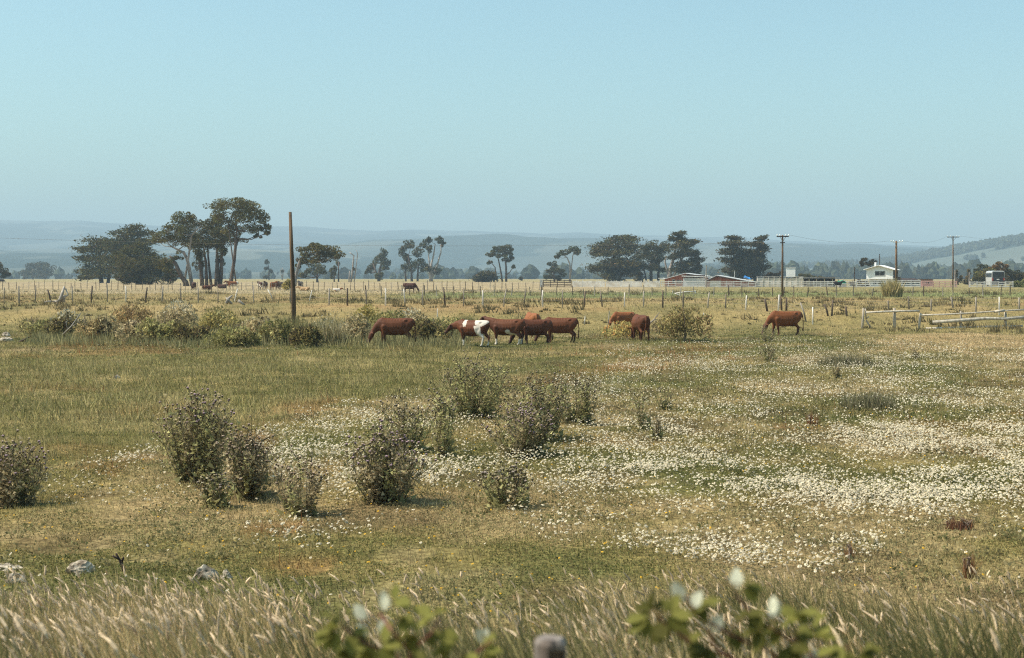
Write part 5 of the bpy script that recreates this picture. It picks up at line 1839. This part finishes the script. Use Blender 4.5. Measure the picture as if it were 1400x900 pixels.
# ------------------------------------------------------------------ poles and wires
def poles():
    # lone pole in the belt
    Y = 84
    b = foot(402.5, Y)
    t = at(396.8, 290, Y) - b
    root = empty('wooden_pole', b, 0, 'lone tall bare wooden pole leaning slightly out of the shrubs', 'pole')
    MB().tube([(0, 0, -.3), t * .35 + np.array([.03, 0, 0]), t * .7, t], [.155, .14, .115, .095], 9, jit=.12).build('shaft', M['polewood'], root, smooth=True)
    MB().box((t[0], t[1] - .07, t[2] - .25), (.03, .06, .16)).build('iron_strap', M['wire'], root)
    info = {}
    for key, px, top, Y, r, arm, lab in (('a', 1069.5, 321.5, 152, .12, 323.5, 'utility pole with two crossarms by the white box, tallest of its line'), ('b', 1225, 329.5, 165, .15, None, 'thick utility pole with bare insulator brackets beside the white house'), ('c', 1302.5, 323, 235, .12, 324.2, 'slim utility pole with one crossarm before the hazy hill')):
        b = foot(px, Y)
        tp = at(px + .3, top, Y) - b
        root = empty('utility_pole', b, 0, lab, 'pole', 'utility poles along the farm track')
        h = tp[2]
        MB().tube([(0, 0, -.3), (0, 0, h * .5), (tp[0], 0, h)], [r, r * .9, r * .72], 8, jit=.08).build('shaft', M['polewood'], root, smooth=True)
        w = 8.2 * Y / F
        za = h - .16
        if arm:
            MB().box((tp[0], -.1, za), (w * 2, .1, .12)).build('crossarm', M['darkwood'], root)
            for s in (-1, 1):
                MB().tube([(s * w * .5, -.12, za), (0, -.1, za - .55)], .022, 4).build('brace', M['wire'], root)
        if key == 'a':
            MB().box((tp[0], -.1, h - .82), (w * .8, .09, .09)).build('crossarm', M['darkwood'], root)
        if key == 'b':
            MB().tube([(-w * .85, 0, za + .12), (-w * .5, 0, za - .02), (w * .5, 0, za - .02), (w * .85, 0, za + .12)], .03, 5).build('bracket', M['metal'], root)
        for s in (-.95, -.5, .5, .95):
            q = MB()
            q.tube([(s * w, -.1, za + .06), (s * w, -.1, za + .12), (s * w, -.1, za + .19), (s * w, -.1, za + .24)], [.03, .075, .06, .03], 7)
            q.build('insulator', M['ceramic'], root)
        info[key] = (b, h, w)
    G = 'overhead power lines'

    def wire(lab, A, B, sag):
        A, B = np.array(A), np.array(B)
        pts = [A * (1 - t) + B * t - np.array([0, 0, 4 * sag * t * (1 - t)]) for t in np.linspace(0, 1, 24)]
        o = MB().tube([p - A for p in pts], .009, 4, col=(.1, .1, .1)).build('power_line', M['wire'], None, A)
        tag(o, lab, 'power line', G)
    a, b, c = info['a'], info['b'], info['c']
    far = at(-120, 321, 150)
    top = lambda q, s, dz=.02: (q[0][0] + s * q[2], q[0][1] - .1, q[0][2] + q[1] + dz)
    wire('lower wire sagging far across the pasture to the pole with two crossarms', far, top(a, -.35, -.75), .75)
    wire('wire from the double crossarm pole to the thick bracket pole', top(a, .95), top(b, -.85), .5)
    wire('wire from the thick bracket pole to the slim pole before the hill', top(b, .85), top(c, -.95), .6)
    wire('wire leaving the slim pole before the hill eastward out of view', top(c, .95), at(1460, 334, 260), .3)
    for px, top_, base, Y, r, mat, lab in ((965.3, 363, 395, 284, .12, 'greywood', 'grey post taller than the sheds, between the two red sheds'), (1168, 366, 392, 310, .12, 'darkwood', 'thin dark mast standing between green tank and white house'), (1202, 348, 366, 342, .12, 'darkwood', 'dark mast rising above the white house roof'), (1325, 373, 393, 300, .17, 'palebark', 'pale thin pole near the bare brown bushes'), (1305.5, 370, 394, 292, .16, 'palebark', 'short pale post just behind the slim utility pole'), (1369, 357, 380, 420, .14, 'palebark', 'pale pole top showing beside the russet tree'), (1004, 371, 384, 330, .08, 'metal', 'thin silver flue with a bright cap behind the shed roof'), (1153, 381, 392, 296, .08, 'greywood', 'thin grey post beside the green tank')):
        b = foot(px, Y)
        h = at(px, top_, Y)[2] - b[2]
        o = MB().tube([(0, 0, -.2), (0, 0, h * .5), (.02, 0, h)], [r, r * .95, r * .8], 7, jit=.1).box((.02, 0, h + .05), (r * 1.5, r * 1.5, .1)).build('mast', M[mat], None, b)
        tag(o, lab, 'post', 'slim masts around the farmyard')


poles()


# ------------------------------------------------------------------ farm buildings
def PX(px, Y):
    return (px - 700) / F * Y * CP * 1.0006


def zz(py, Y):
    return at(700, py, Y)[2]


def gable(root, x0, x1, xr, ze0, ze1, zr, z0, depth, wall, roof, over=.35, th=.12, y0=0):
    """gabled block in root coordinates, ridge running away from the viewer"""
    MB().poly_prism([(x0, z0), (x1, z0), (x1, ze1), (xr, zr), (x0, ze0)], y0, y0 + depth).build('wall', M[wall], root)

    def slab(xa, za, xb, zb):
        d = math.hypot(xb - xa, zb - za)
        nx, nz = -(zb - za) / d * th, (xb - xa) / d * th
        if nz < 0:
            nx, nz = -nx, -nz
        g = .012
        o_ = [(xa + nx * g / th, za + nz * g / th), (xb + nx * g / th, zb + nz * g / th), (xb + nx, zb + nz), (xa + nx, za + nz)]
        return o_
    t0 = over / max(.1, xr - x0)
    t1 = over / max(.1, x1 - xr)
    a = slab(x0 - over, ze0 - (zr - ze0) * t0, xr - .004, zr)
    b = slab(xr + .004, zr, x1 + over, ze1 - (zr - ze1) * t1)
    MB().poly_prism(a, y0 - over * 1.2, y0 + depth + over).poly_prism(b, y0 - over * 1.2, y0 + depth + over).build('roof', M[roof], root)


def window(root, x0, x1, z0, z1, y, frame='whitepaint', mull=1, kind='window'):
    fr = MB()
    t = .07
    for a, b, c, d in ((x0, x1, z1 - t, z1), (x0, x1, z0, z0 + t), (x0, x0 + t, z0 + t + .002, z1 - t - .002), (x1 - t, x1, z0 + t + .002, z1 - t - .002)):
        fr.box(((a + b) / 2, y - .03, (c + d) / 2), (b - a, .08, d - c))
    for k in range(mull):
        xm = x0 + (x1 - x0) * (k + 1) / (mull + 1)
        fr.box((xm, y - .03, (z0 + z1) / 2), (.05, .07, z1 - z0 - 2 * t - .004))
    f = fr.build(kind, M[frame], root)
    MB().box(((x0 + x1) / 2, y - .012, (z0 + z1) / 2), (x1 - x0 - 2 * t - .01, .02, z1 - z0 - 2 * t - .01)).build('pane', M['glass'], f)


def buildings():
    # white two storey house
    Y = 335
    b = foot(1201.5, Y)
    rz = -.42
    root = empty('white_house', b, rz, 'small white gabled house with a jutting upper storey and dark window', 'house')
    s = Y / F / math.cos(rz)
    X = lambda px: (px - 1201.5) * s
    Z = lambda py: zz(py, Y) - b[2]
    gable(root, X(1186), X(1218.7), X(1201.5), Z(368.2), Z(368.8), Z(363.3), Z(382), 6.5, 'housewhite', 'housewhite', .6, .13)
    MB().box((X(1218.7) + .12, 3.2, Z(375)), (.05, 6.2, 1.9)).build('side_shade_sheet', M['darkwood'], root)  # dark sheet over the side wall, its shade put into the colour
    window(root, X(1196.3), X(1209), Z(377.6), Z(370.6), 0, 'housewhite', 1)
    # lower storey set back
    MB().box((X(1201), 3.6, Z(387.5) - .4), (X(1213) - X(1188.5), 5.6, Z(382) - Z(393) + .8 - .01)).build('lower_wall', M['whitepaint'], root)
    for x0, x1 in ((1193.5, 1198), (1199.5, 1207)):
        window(root, X(x0), X(x1), Z(389.4), Z(384.6), .80, 'housewhite', 1)
    for px in (1187, 1210, 1217):
        MB().box((X(px), .25, Z(388) - .2), (.2, .2, Z(382) - Z(394) + .4 - .01)).build('post', M['housewhite'], root)
    MB().tube([(X(1195), 2.2, Z(367)), (X(1195), 2.2, Z(359.5)), (X(1195), 2.2, Z(358.6))], [.2, .2, .27], 8).build('chimney', M['housewhite'], root)
    # red shed with open gable
    Y = 312
    b = foot(936, Y)
    s = Y / F
    X = lambda px: (px - 936) * s
    Z = lambda py: zz(py, Y) - b[2]
    root = empty('red_shed', b, -.25, 'red boarded shed with a pale lean to and steep dark roof edge', 'shed')
    gable(root, X(908.5), X(963), X(937), Z(382), Z(377.6), Z(374.2), -.4, 7, 'redboard', 'metal', .5, .12)
    MB().poly_prism([(X(938), Z(375.6)), (X(964), Z(376.4)), (X(964), Z(378.4)), (X(938), Z(377.4))], -.62, -.05).build('fascia', M['darkwood'], root)
    MB().poly_prism([(X(900), Z(380.2)), (X(909), Z(380.2)), (X(909), Z(381.2)), (X(900), Z(381.2))], -.3, 5).build('eave', M['metal'], root)
    MB().box((X(944), -.8, Z(386) - .3), (X(953) - X(935), 1.5, Z(380) - Z(392) + .6)).build('lean_to_wall', M['greypaint'], root)
    MB().box((X(958.5), -.8, Z(386) - .3), (X(964) - X(953.2), 1.5, Z(380.6) - Z(392) + .6)).build('door_panel', M['whitepaint'], root)
    MB().poly_prism([(X(933.5), Z(377)), (X(975), Z(378.6)), (X(975), Z(379.6)), (X(933.5), Z(378.2))], -2.0, -.64).build('lean_to_roof', M['metal'], root)
    window(root, X(919), X(923), Z(387), Z(382.5), 0, 'whitepaint', 0)
    window(root, X(925), X(932), Z(387), Z(383), 0, 'palepaint', 1)
    # second red shed
    Y = 304
    b = foot(990, Y)
    s = Y / F
    X = lambda px: (px - 990) * s
    Z = lambda py: zz(py, Y) - b[2]
    root = empty('red_shed', b, -.25, 'wide low red shed with a long shallow roof and patched boards', 'shed')
    gable(root, X(966), X(1031), X(980), Z(384), Z(386.3), Z(377), -.4, 7, 'redboard', 'metal', .5, .12)
    MB().poly_prism([(X(964), Z(384.6)), (X(980), Z(377.2)), (X(980), Z(378.6)), (X(966), Z(385.6))], -.64, -.05).build('fascia', M['darkwood'], root)
    MB().poly_prism([(X(980.2), Z(377.2)), (X(1033), Z(386.4)), (X(1033), Z(387.2)), (X(980.2), Z(378.6))], -.64, -.05).build('fascia', M['darkwood'], root)
    MB().box((X(978), -.06, Z(388) - .3), (X(986) - X(971), .08, Z(383) - Z(393) + .3)).build('plank_patch', M['paleboard'], root)
    MB().box((X(996), -.06, Z(389) - .3), (X(1000) - X(990), .08, Z(386) - Z(393) + .3)).build('plank_patch', M['pinkboard'], root)
    t = MB()
    c = np.array([X(1023), 2.0, Z(380.2)])
    g = [(0, 0, .1), (.5, .02, .3), (1, 0, .05)]
    V = []
    for i in range(7):
        for j in range(5):
            V.append((X(1019) + (X(1027.5) - X(1019)) * i / 6, -.5 + 3 * j / 4, Z(381.6) + .62 + .12 * math.sin(i * 1.7 + j) - .09 * i + (-.2 if j in (0, 4) else 0)))
    n = len(V)
    V += [(p[0], p[1], p[2] - .09) for p in V]
    Fs = []
    for i in range(6):
        for j in range(4):
            q = i * 5 + j
            Fs.append((q, q + 5, q + 6, q + 1))
            Fs.append((n + q, n + q + 1, n + q + 6, n + q + 5))
    for q, r in [(i * 5, (i + 1) * 5) for i in range(6)] + [((i + 1) * 5 + 4, i * 5 + 4) for i in range(6)] + [(j + 1, j) for j in range(4)] + [(30 + j, 31 + j) for j in range(4)]:
        Fs.append((q, q + n, r + n, r))
    t.add([(v[0] + b[0], v[1] + b[1], v[2] + b[2]) for v in V], Fs)
    loc = (b[0] + X(1023), b[1] + 1, b[2] + Z(381))
    tag(t.build('tarpaulin', M['blue'], None, loc, shift=loc), 'bright blue tarpaulin lying over the low end of the shed roof', 'tarpaulin')
    # pale boarded stock yard
    Y = 305
    b = foot(1066, Y)
    s = Y / F
    X = lambda px: (px - 1066) * s
    Z = lambda py: zz(py, Y) - b[2]
    root = empty('stock_pen', b, -.2, 'pale boarded stock pen wall under the white box', 'pen')
    mb = MB()
    for k in range(5):
        z = -.1 + k * .40 + .2
        mb.box((X(1066), 0, z), (X(1097) - X(1035), .05, .36), tilt=random.gauss(0, .002))
    mb.build('boards', M['paleboard'], root)
    for px in np.linspace(1036, 1096, 9):
        MB().box((X(px), -.09, 1.0), (.14, .12, 2.3)).build('post', M['paleboard'], root)
    MB().box((X(1066), -.03, 2.13), (X(1098) - X(1034), .3, .1)).build('cap_rail', M['palepaint'], root)
    # open fronted cattle shelter
    b = foot(1122, 308)
    Y = 308
    X = lambda px: (px - 1122) * Y / F
    Z = lambda py: zz(py, Y) - b[2]
    root = empty('open_shelter', b, 0, 'long low open fronted shelter with a pale roof edge behind rails', 'shelter')
    MB().box((X(1122), 3.2, Z(386)), (X(1146) - X(1097.5), .12, 2.3)).build('back_wall', M['darkwood'], root)
    MB().box((X(1122), 1.5, Z(380.2)), (X(1147) - X(1096.8), 4.2, .12)).build('roof', M['palepaint'], root)
    MB().box((X(1122), .2, Z(386.8)), (X(1146) - X(1100), .06, .7)).build('manger_board', M['greywood'], root)
    for px in (1098, 1106, 1116, 1127, 1138, 1146):
        MB().box((X(px), 0, Z(387) - .1), (.18, .16, Z(381) - Z(393) - .02)).build('post', M['paleboard'], root)
    # white box on legs
    Y = 318
    b = foot(1080.8, Y)
    X = lambda px: (px - 1080.8) * Y / F
    Z = lambda py: zz(py, Y) - b[2]
    root = empty('white_tank', b, -.2, 'white square box on short legs standing above the pale stock pen', 'tank')
    w = X(1087) - X(1074.5)
    MB().box((0, w / 2, (Z(366.4) + Z(378.6)) / 2), (w, w, Z(366.4) - Z(378.6))).build('box', M['housewhite'], root)
    MB().box((0, w / 2, Z(366.4) + .07), (w + .2, w + .2, .12)).build('lid', M['greypaint'], root)
    for x_ in (-1, 1):
        for y_ in (.1, .9):
            MB().box((x_ * w * .42, w * y_, Z(378.6) / 2 - .1), (.16, .16, Z(378.6) + .18)).build('leg', M['darkwood'], root)
    # green tank
    Y = 294
    b = foot(1151, Y)
    Z = lambda py: zz(py, Y) - b[2]
    r = 6 * Y / F
    root = empty('green_tank', b, 0, 'bright green plastic water tank on a low stand behind the rails', 'tank')
    zt, zb = Z(384.2), Z(388.8)
    MB().tube([(0, 0, zb), (0, 0, zb + .06), (0, 0, zt - .1), (0, 0, zt), (0, 0, zt + .06)], [r * .96, r, r, r * .93, r * .3], 18).build('vessel', M['green'], root)
    MB().tube([(0, 0, zt + .07), (0, 0, zt + .15)], [r * .25, r * .25], 10).build('lid', M['green'], root)
    MB().box((0, 0, zb / 2 - .1), (r * 1.7, r * 1.5, zb + .18)).build('stand', M['greywood'], root)
    # log pile
    b = foot(1174, 300)
    root = empty('log_pile', b, 0, 'heap of brown split logs stacked behind rails beside the white house', 'log pile')
    mb = MB()
    for i in range(70):
        x_ = random.uniform(-2.0, 2.0)
        z_ = random.uniform(.1, 1.0) * (1.6 - .25 * abs(x_))
        q = random.uniform(.09, .17)
        mb.tube([(x_, -.5 + random.uniform(-.2, .2), z_), (x_ + random.uniform(-.15, .15), .6, z_ + random.uniform(-.05, .05))], q, 7)
    mb.build('logs', M['bark'], root)
    # low dark outbuilding
    Y = 345
    b = foot(1242, Y)
    X = lambda px: (px - 1242) * Y / F
    Z = lambda py: zz(py, Y) - b[2]
    root = empty('outbuilding', b, 0, 'long low outbuilding with a dark roof behind the thick pole', 'outbuilding')
    MB().box((X(1241), 2.6, Z(388) - .3), (X(1258) - X(1224), 5, Z(384) - Z(393) + .6)).build('wall', M['greypaint'], root)
    gx0, gx1 = X(1222.5), X(1259)
    MB().add([(gx0, -.5, Z(384)), (gx1, -.5, Z(384)), (gx1, 5.6, Z(380.6)), (gx0, 5.6, Z(380.6)), (gx0, -.5, Z(384) - .2), (gx1, -.5, Z(384) - .2), (gx1, 5.6, Z(380.6) - .2), (gx0, 5.6, Z(380.6) - .2)], [(0, 1, 2, 3), (7, 6, 5, 4), (0, 4, 5, 1), (1, 5, 6, 2), (2, 6, 7, 3), (3, 7, 4, 0)]).build('roof', M['darkwood'], root)
    MB().poly_prism([(X(1221), Z(383.6)), (X(1233.5), Z(383.2)), (X(1232.5), Z(379)), (X(1222), Z(379))], 1, 4).build('raised_roof', M['darkwood'], root)
    for x0, x1 in ((1228, 1231), (1234, 1239), (1240, 1243), (1247, 1250), (1251.5, 1257)):
        window(root, X(x0), X(x1), Z(388.4), Z(385.1), .1, 'palepaint', 0)
    # pink hut
    Y = 325
    b = foot(1266.5, Y)
    X = lambda px: (px - 1266.5) * Y / F
    Z = lambda py: zz(py, Y) - b[2]
    root = empty('pink_hut', b, -.25, 'small pink hut with a flat dark roof and one grey window', 'hut')
    MB().box((0, 1.6, (Z(382.6) - .4) / 2), (X(1275) - X(1258.5), 3.2, Z(382.6) + .4)).build('wall', M['pinkboard'], root)
    MB().box((0, 1.5, Z(382.6) + .09), (X(1276) - X(1257.6), 3.7, .16)).build('roof', M['darkwood'], root)
    window(root, X(1265.8), X(1270.2), Z(388.7), Z(384.5), 0, 'greypaint', 1)
    # bus
    Y = 300
    b = foot(1364.5, Y)
    rz = math.radians(-12)
    root = empty('parked_bus', b, rz, 'parked coach seen from its dark glassy rear, one pale side showing', 'bus')
    W_, L_, H0, H1 = 2.55, 11.0, .35, 3.45
    prof = [(-W_ / 2, H0), (W_ / 2, H0), (W_ / 2, H1 - .35), (W_ / 2 - .18, H1 - .08), (W_ / 2 - .5, H1), (-W_ / 2 + .5, H1), (-W_ / 2 + .18, H1 - .08), (-W_ / 2, H1 - .35)]
    MB().poly_prism(prof, 0, L_).build('body', M['greypaint'], root)
    MB().box((0, -.03, 1.25), (W_ - .1, .06, 1.5)).build('rear_panel', M['darkpaint'], root)
    MB().box((0, -.03, 2.62), (W_ - .22, .07, 1.15)).build('rear_window', M['glass'], root)
    MB().box((-.05, -.075, 1.62), (.55, .03, .18)).build('number_plate', M['whitepaint'], root)
    MB().box((0, -.09, .52), (W_ - .04, .16, .28)).build('bumper', M['darkpaint'], root)
    for s_ in (-1, 1):
        MB().box((s_ * (W_ / 2 - .14), -.075, 1.65), (.2, .04, .55)).build('tail_light', M['lamp'], root)
    MB().box((-W_ / 2 - .012, L_ / 2, 2.5), (.03, L_ - 1, .85)).build('side_window', M['glass'], root)
    MB().box((W_ / 2 + .012, L_ / 2, 2.5), (.03, L_ - 1, .85)).build('side_window', M['glass'], root)
    for s_ in (-1, 1):
        for y_ in (2.6, 8.6):
            w = MB().tube([(s_ * (W_ / 2 - .3), y_, .48), (s_ * (W_ / 2 + .015), y_, .48)], .48, 18).build('wheel', M['rubber'], root)
            MB().tube([(s_ * (W_ / 2 + .018), y_, .48), (s_ * (W_ / 2 + .04), y_, .48)], .26, 14).build('rim', M['metal'], w)


buildings()


# ------------------------------------------------------------------ stones, dead wood
def rock(label, px, py, hw, hh, seed, group='pale stones at the edge of the tall grass', name='stone'):
    R = np.random.default_rng(seed)
    b = ground(px, py)
    s = b[1] / F
    bm = bmesh.new()
    bmesh.ops.create_icosphere(bm, subdivisions=4, radius=1)
    V = np.array([v.co[:] for v in bm.verts])
    n = V * 1.0
    d = 1 + .5 * (fbm(V[:, 0] * 1.0 + seed, V[:, 1] + V[:, 2] * .7, 1.0, 201, 4) - .5) * 1.6 + .3 * (vn(V[:, 0] + V[:, 2], V[:, 1] - V[:, 2] + seed, .35, 205) - .5) + .16 * (vn(V[:, 0] - V[:, 2], V[:, 1] + V[:, 2] + seed, .12, 207) - .5)
    V = V * d[:, None]
    # broken flat faces
    for k in range(5):
        a = R.normal(0, 1, 3)
        a /= np.linalg.norm(a)
        t = V @ a
        lim = .62 + .25 * R.random()
        V = V - np.clip(t - lim, 0, None)[:, None] * a * .9
    for v, c in zip(bm.verts, V):
        v.co = (c[0] * hw * s, c[1] * hw * s * .8, c[2] * hh * s * 1.15 - hh * s * .12)
    me = bpy.data.meshes.new(name)
    bm.to_mesh(me)
    bm.free()
    o = link(name, me, M['stone'], None, b)
    o.rotation_euler = (0, 0, R.random() * .8)
    tag(o, label, 'stone', group)


rock('flat pale stone half sunk at the western edge, in front of short grass', 11, 778, 20, 8, 3)
rock('smaller blocky stone just nearer than the flat one', 22, 796, 13, 11, 5)
rock('rough white speckled boulder standing clear of the tall grass', 110, 782, 21, 13, 8)
rock('broken whitish boulder among seed heads, next to a red leaved weed', 284, 790, 21, 19, 13)
rock('small pale stone beside the broken whitish boulder', 309, 790, 9, 9, 21)
rock('lone grey stone lying in the green hollow', 160, 517, 5, 5, 31)
G_R = 'pinkish rubble at the end of the wild belt'
rock('pinkish rubble lump at the western end of the wild belt', 8, 467, 11, 6, 41, G_R)
rock('grey rubble block behind the pinkish lump', 8, 460, 6, 6, 43, G_R)


def deadwood(label, segs, Y, group=None, cat='dead wood', name='dead_branch', mat='greywood', py=None):
    """segs: list of ([(px, py)...], radius in photo pixels)"""
    s = Y / F
    b = foot(segs[0][0][0][0], Y)
    mb = MB()
    for pts, r in segs:
        w = [at(p[0], p[1], Y + random.uniform(-.2, .2)) - b for p in pts]
        rr = [max(.012, r * s * (1 - .6 * i / max(1, len(w) - 1))) for i in range(len(w))]
        mb.tube(w, rr, 7, jit=.35)
    o = mb.build(name, M[mat], None, b, smooth=True)
    return tag(o, label, cat, group)


deadwood('grey upturned stump with a pointed snag at the near wire fence', [([(80, 416), (84, 406), (88, 392)], 3.2), ([(78, 413), (86, 408), (93, 403), (90, 395)], 2.2), ([(86, 413), (88, 404)], 3.5), ([(74, 413), (82, 412)], 2)], 113)
deadwood('low dark log lying beside the grey stump', [([(60, 414), (66, 412.5), (75, 412)], 1.6)], 113)
deadwood('grey driftwood log heap under the leaning white post', [([(310, 415), (313, 408), (318, 404)], 2.6), ([(316, 415), (312, 411), (309, 407)], 2), ([(326, 411), (331, 415), (335, 417)], 2.2)], 111)
deadwood('pale dead branch slanting out of the western shrubs', [([(86, 458), (98, 446), (111, 428)], 1.3), ([(98, 446), (104, 444), (109, 436)], .8), ([(93, 452), (90, 440)], .7)], 76)
deadwood('black charred branch on the ground by the pinkish rubble', [([(26, 468), (34, 464), (43, 459)], 1.6), ([(30, 467), (40, 466)], 1)], 76.5, mat='darkwood')
deadwood('bare white branch poking up behind the cow seen from behind', [([(884, 446), (893, 438), (900, 431)], 1.0), ([(893, 438), (899, 437)], .7), ([(896, 434), (902, 427)], .5)], 86, mat='palebark')
deadwood('white painted stub post near the round bush', [([(962, 437), (962, 428)], 1.3)], 90, cat='post', name='stub_post', mat='whitepaint')
deadwood('white stub post standing behind the bull', [([(799, 444), (800, 432)], 1.1)], 92, cat='post', name='stub_post', mat='palepaint')
deadwood('thin white stake poking from shrubs behind the grazing cow', [([(598, 440), (598, 422)], .8)], 88, cat='post', name='stub_post', mat='palepaint')
deadwood('grey stake leaning west of the yellowish bush', [([(831, 450), (833, 425)], .9)], 88, cat='post', name='stub_post', mat='greywood')
deadwood('broken white hurdle propped in the green strip before the sheds', [([(922, 401.5), (935, 399.5), (951, 398.5)], .9), ([(922, 401), (934, 406)], .8), ([(951, 402), (950, 397)], .9), ([(919, 405), (920, 398)], .8)], 158, cat='hurdle', name='broken_hurdle', mat='palepaint')
deadwood('small dark splintered stake leaning among nodding seed heads', [([(170, 780), (165, 768), (159, 757)], 3.0), ([(166, 770), (169, 762)], 2), ([(163, 765), (154, 760)], 1.5)], 16.6, cat='stake', name='broken_stake', mat='darkwood')


# ------------------------------------------------------------------ close to the viewer
def near_post():
    Y = 2.9
    b = foot(751, Y)
    ztop = at(751, 873, Y)[2]
    h = ztop - b[2]
    r = .033
    n = 22
    pts = []
    for k in range(n):
        a = 2 * PI * k / n
        rr = r * (1 + .05 * math.sin(3 * a + 1) + .04 * math.sin(7 * a) - (.10 if k in (3, 9, 14, 18) else 0))
        x, y = math.cos(a) * rr, math.sin(a) * rr
        pts.append((x, y))
    cut = []
    for x, y in pts:
        if y < .01 and -.004 < x < .028:
            y = max(y, .02)
        cut.append((x, y))
    root = empty('fence_post', b, 0, 'blurred grey wooden post top with a dark notch, rising from the near slope', 'post')

    def prism(poly, z0, z1, dome=0):
        m = len(poly)
        V = [(p[0], p[1], z0) for p in poly] + [(p[0], p[1], z1) for p in poly] + [(p[0] * .8, p[1] * .8, z1 + dome) for p in poly] + [(0, 0, z1 + dome * 1.1)]
        Fs = [tuple(range(m))[::-1]]
        for k in range(m):
            k2 = (k + 1) % m
            Fs += [(k, k2, m + k2, m + k), (m + k, m + k2, 2 * m + k2, 2 * m + k), (2 * m + k, 2 * m + k2, 3 * m)]
        return V, Fs
    mb = MB()
    mb.add(*prism(pts, -.3, h - .14))
    mb.add(*prism(cut, h - .139, h - .02))
    mb.add(*prism(pts, h - .0195, h - .008, .010))
    mb.build('post', M['oldpost'], root)


near_post()


def bramble(label, Y, pale, green, canes, seed):
    R = np.random.default_rng(seed)
    allp = [p for p in pale + green]
    cx = np.mean([p[0] for p in allp])
    b = foot(cx, Y)
    root = empty('bramble', b, 0, label, 'bramble', 'brambles close to the viewer')
    mb = MB()
    cane_pts = []
    for c in canes:
        w = [at(px, py, Y + R.normal(0, .03)) - b for px, py in c]
        g = np.array([w[0][0] + R.normal(0, .05), w[0][1], gz1(w[0][0] + b[0], w[0][1] + b[1]) - b[2] - .05])
        pts = [g, g * .45 + w[0] * .55 + np.array([R.normal(0, .03), 0, .03])] + w
        mb.tube(pts, [.0045, .004] + [.0033 * (1 - .5 * i / len(w)) for i in range(len(w))], 6, col=(.16, .06, .05))
        cane_pts += w
    V, C, Mi = [], [], []

    def leaflet(p, d, up, L, col):
        d = d / np.linalg.norm(d)
        s_ = np.cross(d, up)
        s_ /= np.linalg.norm(s_) + 1e-9
        nrm = np.cross(s_, d)
        prof = [(0, 0), (.14, .20), (.36, .33), (.62, .30), (.84, .17), (1, 0)]
        fold = .10
        mid = [p + d * L * t - nrm * (.10 * L * t * t) for t, _ in prof]
        for sg in (-1, 1):
            ed = [m_ + s_ * sg * w_ * L + nrm * fold * w_ * L * 1.6 for m_, (t, w_) in zip(mid, prof)]
            for i in range(len(prof) - 1):
                V.append([mid[i], mid[i + 1], ed[i + 1], ed[i]])
                C.append(np.array(col) * R.uniform(.92, 1.08))

    for kind, L in (('p', pale), ('g', green)):
        for (px, py) in L:
            p = at(px, py + (14 if kind == 'p' else 0), Y + R.normal(0, .05)) - b
            q = min(cane_pts, key=lambda c: np.linalg.norm(c - p))
            # leaf stalk
            mb.tube([q, (q + p) / 2 + np.array([0, 0, .012]), p], [.0018, .0015, .0013], 4, col=(.17, .12, .05))
            out = p - q
            out[1] += R.normal(0, .03)
            if np.linalg.norm(out) < .01:
                out = np.array([.02, 0, .02])
            out = out / np.linalg.norm(out)
            if kind == 'p':
                # upturned leaf showing its pale underside
                for k in range(R.integers(1, 3)):
                    d = np.array([R.normal(0, .5), R.normal(-.1, .25), .9])
                    leaflet(p + R.normal(0, .006, 3), d, np.array([R.normal(-.5, .3), -1, .25]), R.uniform(.028, .041), np.array([.66, .65, .50]) * R.uniform(.85, 1.05))
            else:
                g = np.array([.20, .195, .05]) * R.uniform(.45, 1.1)
                nlf = R.integers(3, 6)
                for k in range(nlf):
                    a = (k - (nlf - 1) / 2) * .85
                    d = np.array([out[0] * math.cos(a) - out[2] * math.sin(a) * .8, -.35 + R.normal(0, .3), out[2] * .4 + math.sin(a) * out[0] - .25 + R.normal(0, .2)])
                    leaflet(p, d, np.array([-.35 + R.normal(0, .25), -.45, 1.0]), R.uniform(.03, .048), g * R.uniform(.85, 1.15))
    mb.build('canes', M['stem'], root)
    soup('leaves', V, np.array(C), M['leaf'], root)


bramble('blurred bramble sprig with white upturned leaves, west of the notched post', 2.6,
        [(527, 820), (507, 846), (497, 838), (520, 858), (664, 876)],
        [(462, 846), (480, 866), (455, 862), (500, 884), (525, 880), (548, 845), (560, 868), (590, 838), (582, 866), (605, 862), (565, 892), (640, 893), (662, 888), (615, 884), (478, 888), (540, 820)],
        [[(560, 890), (535, 862), (520, 840)], [(560, 892), (590, 866), (600, 845)], [(545, 896), (500, 880), (470, 858)], [(630, 905), (655, 890), (672, 876)]], 3)
bramble('blurred bramble spray with several pale upturned leaves, east of the notched post', 2.5,
        [(935, 804), (945, 812), (1003, 796), (1052, 832), (970, 850), (1098, 896)],
        [(885, 842), (905, 850), (893, 830), (918, 838), (940, 880), (968, 886), (1000, 862), (1022, 842), (1040, 862), (1068, 858), (1088, 870), (1110, 858), (1076, 884), (1120, 872), (1136, 884), (1160, 892), (1090, 842), (1020, 800), (955, 830), (1180, 890)],
        [[(1120, 905), (1090, 880), (1060, 862), (1030, 842), (1005, 812)], [(1060, 895), (1000, 868), (950, 840), (938, 815)], [(1000, 900), (940, 876), (900, 845)], [(1120, 906), (1140, 890), (1160, 885)], [(1010, 905), (975, 880), (968, 858)]], 9)
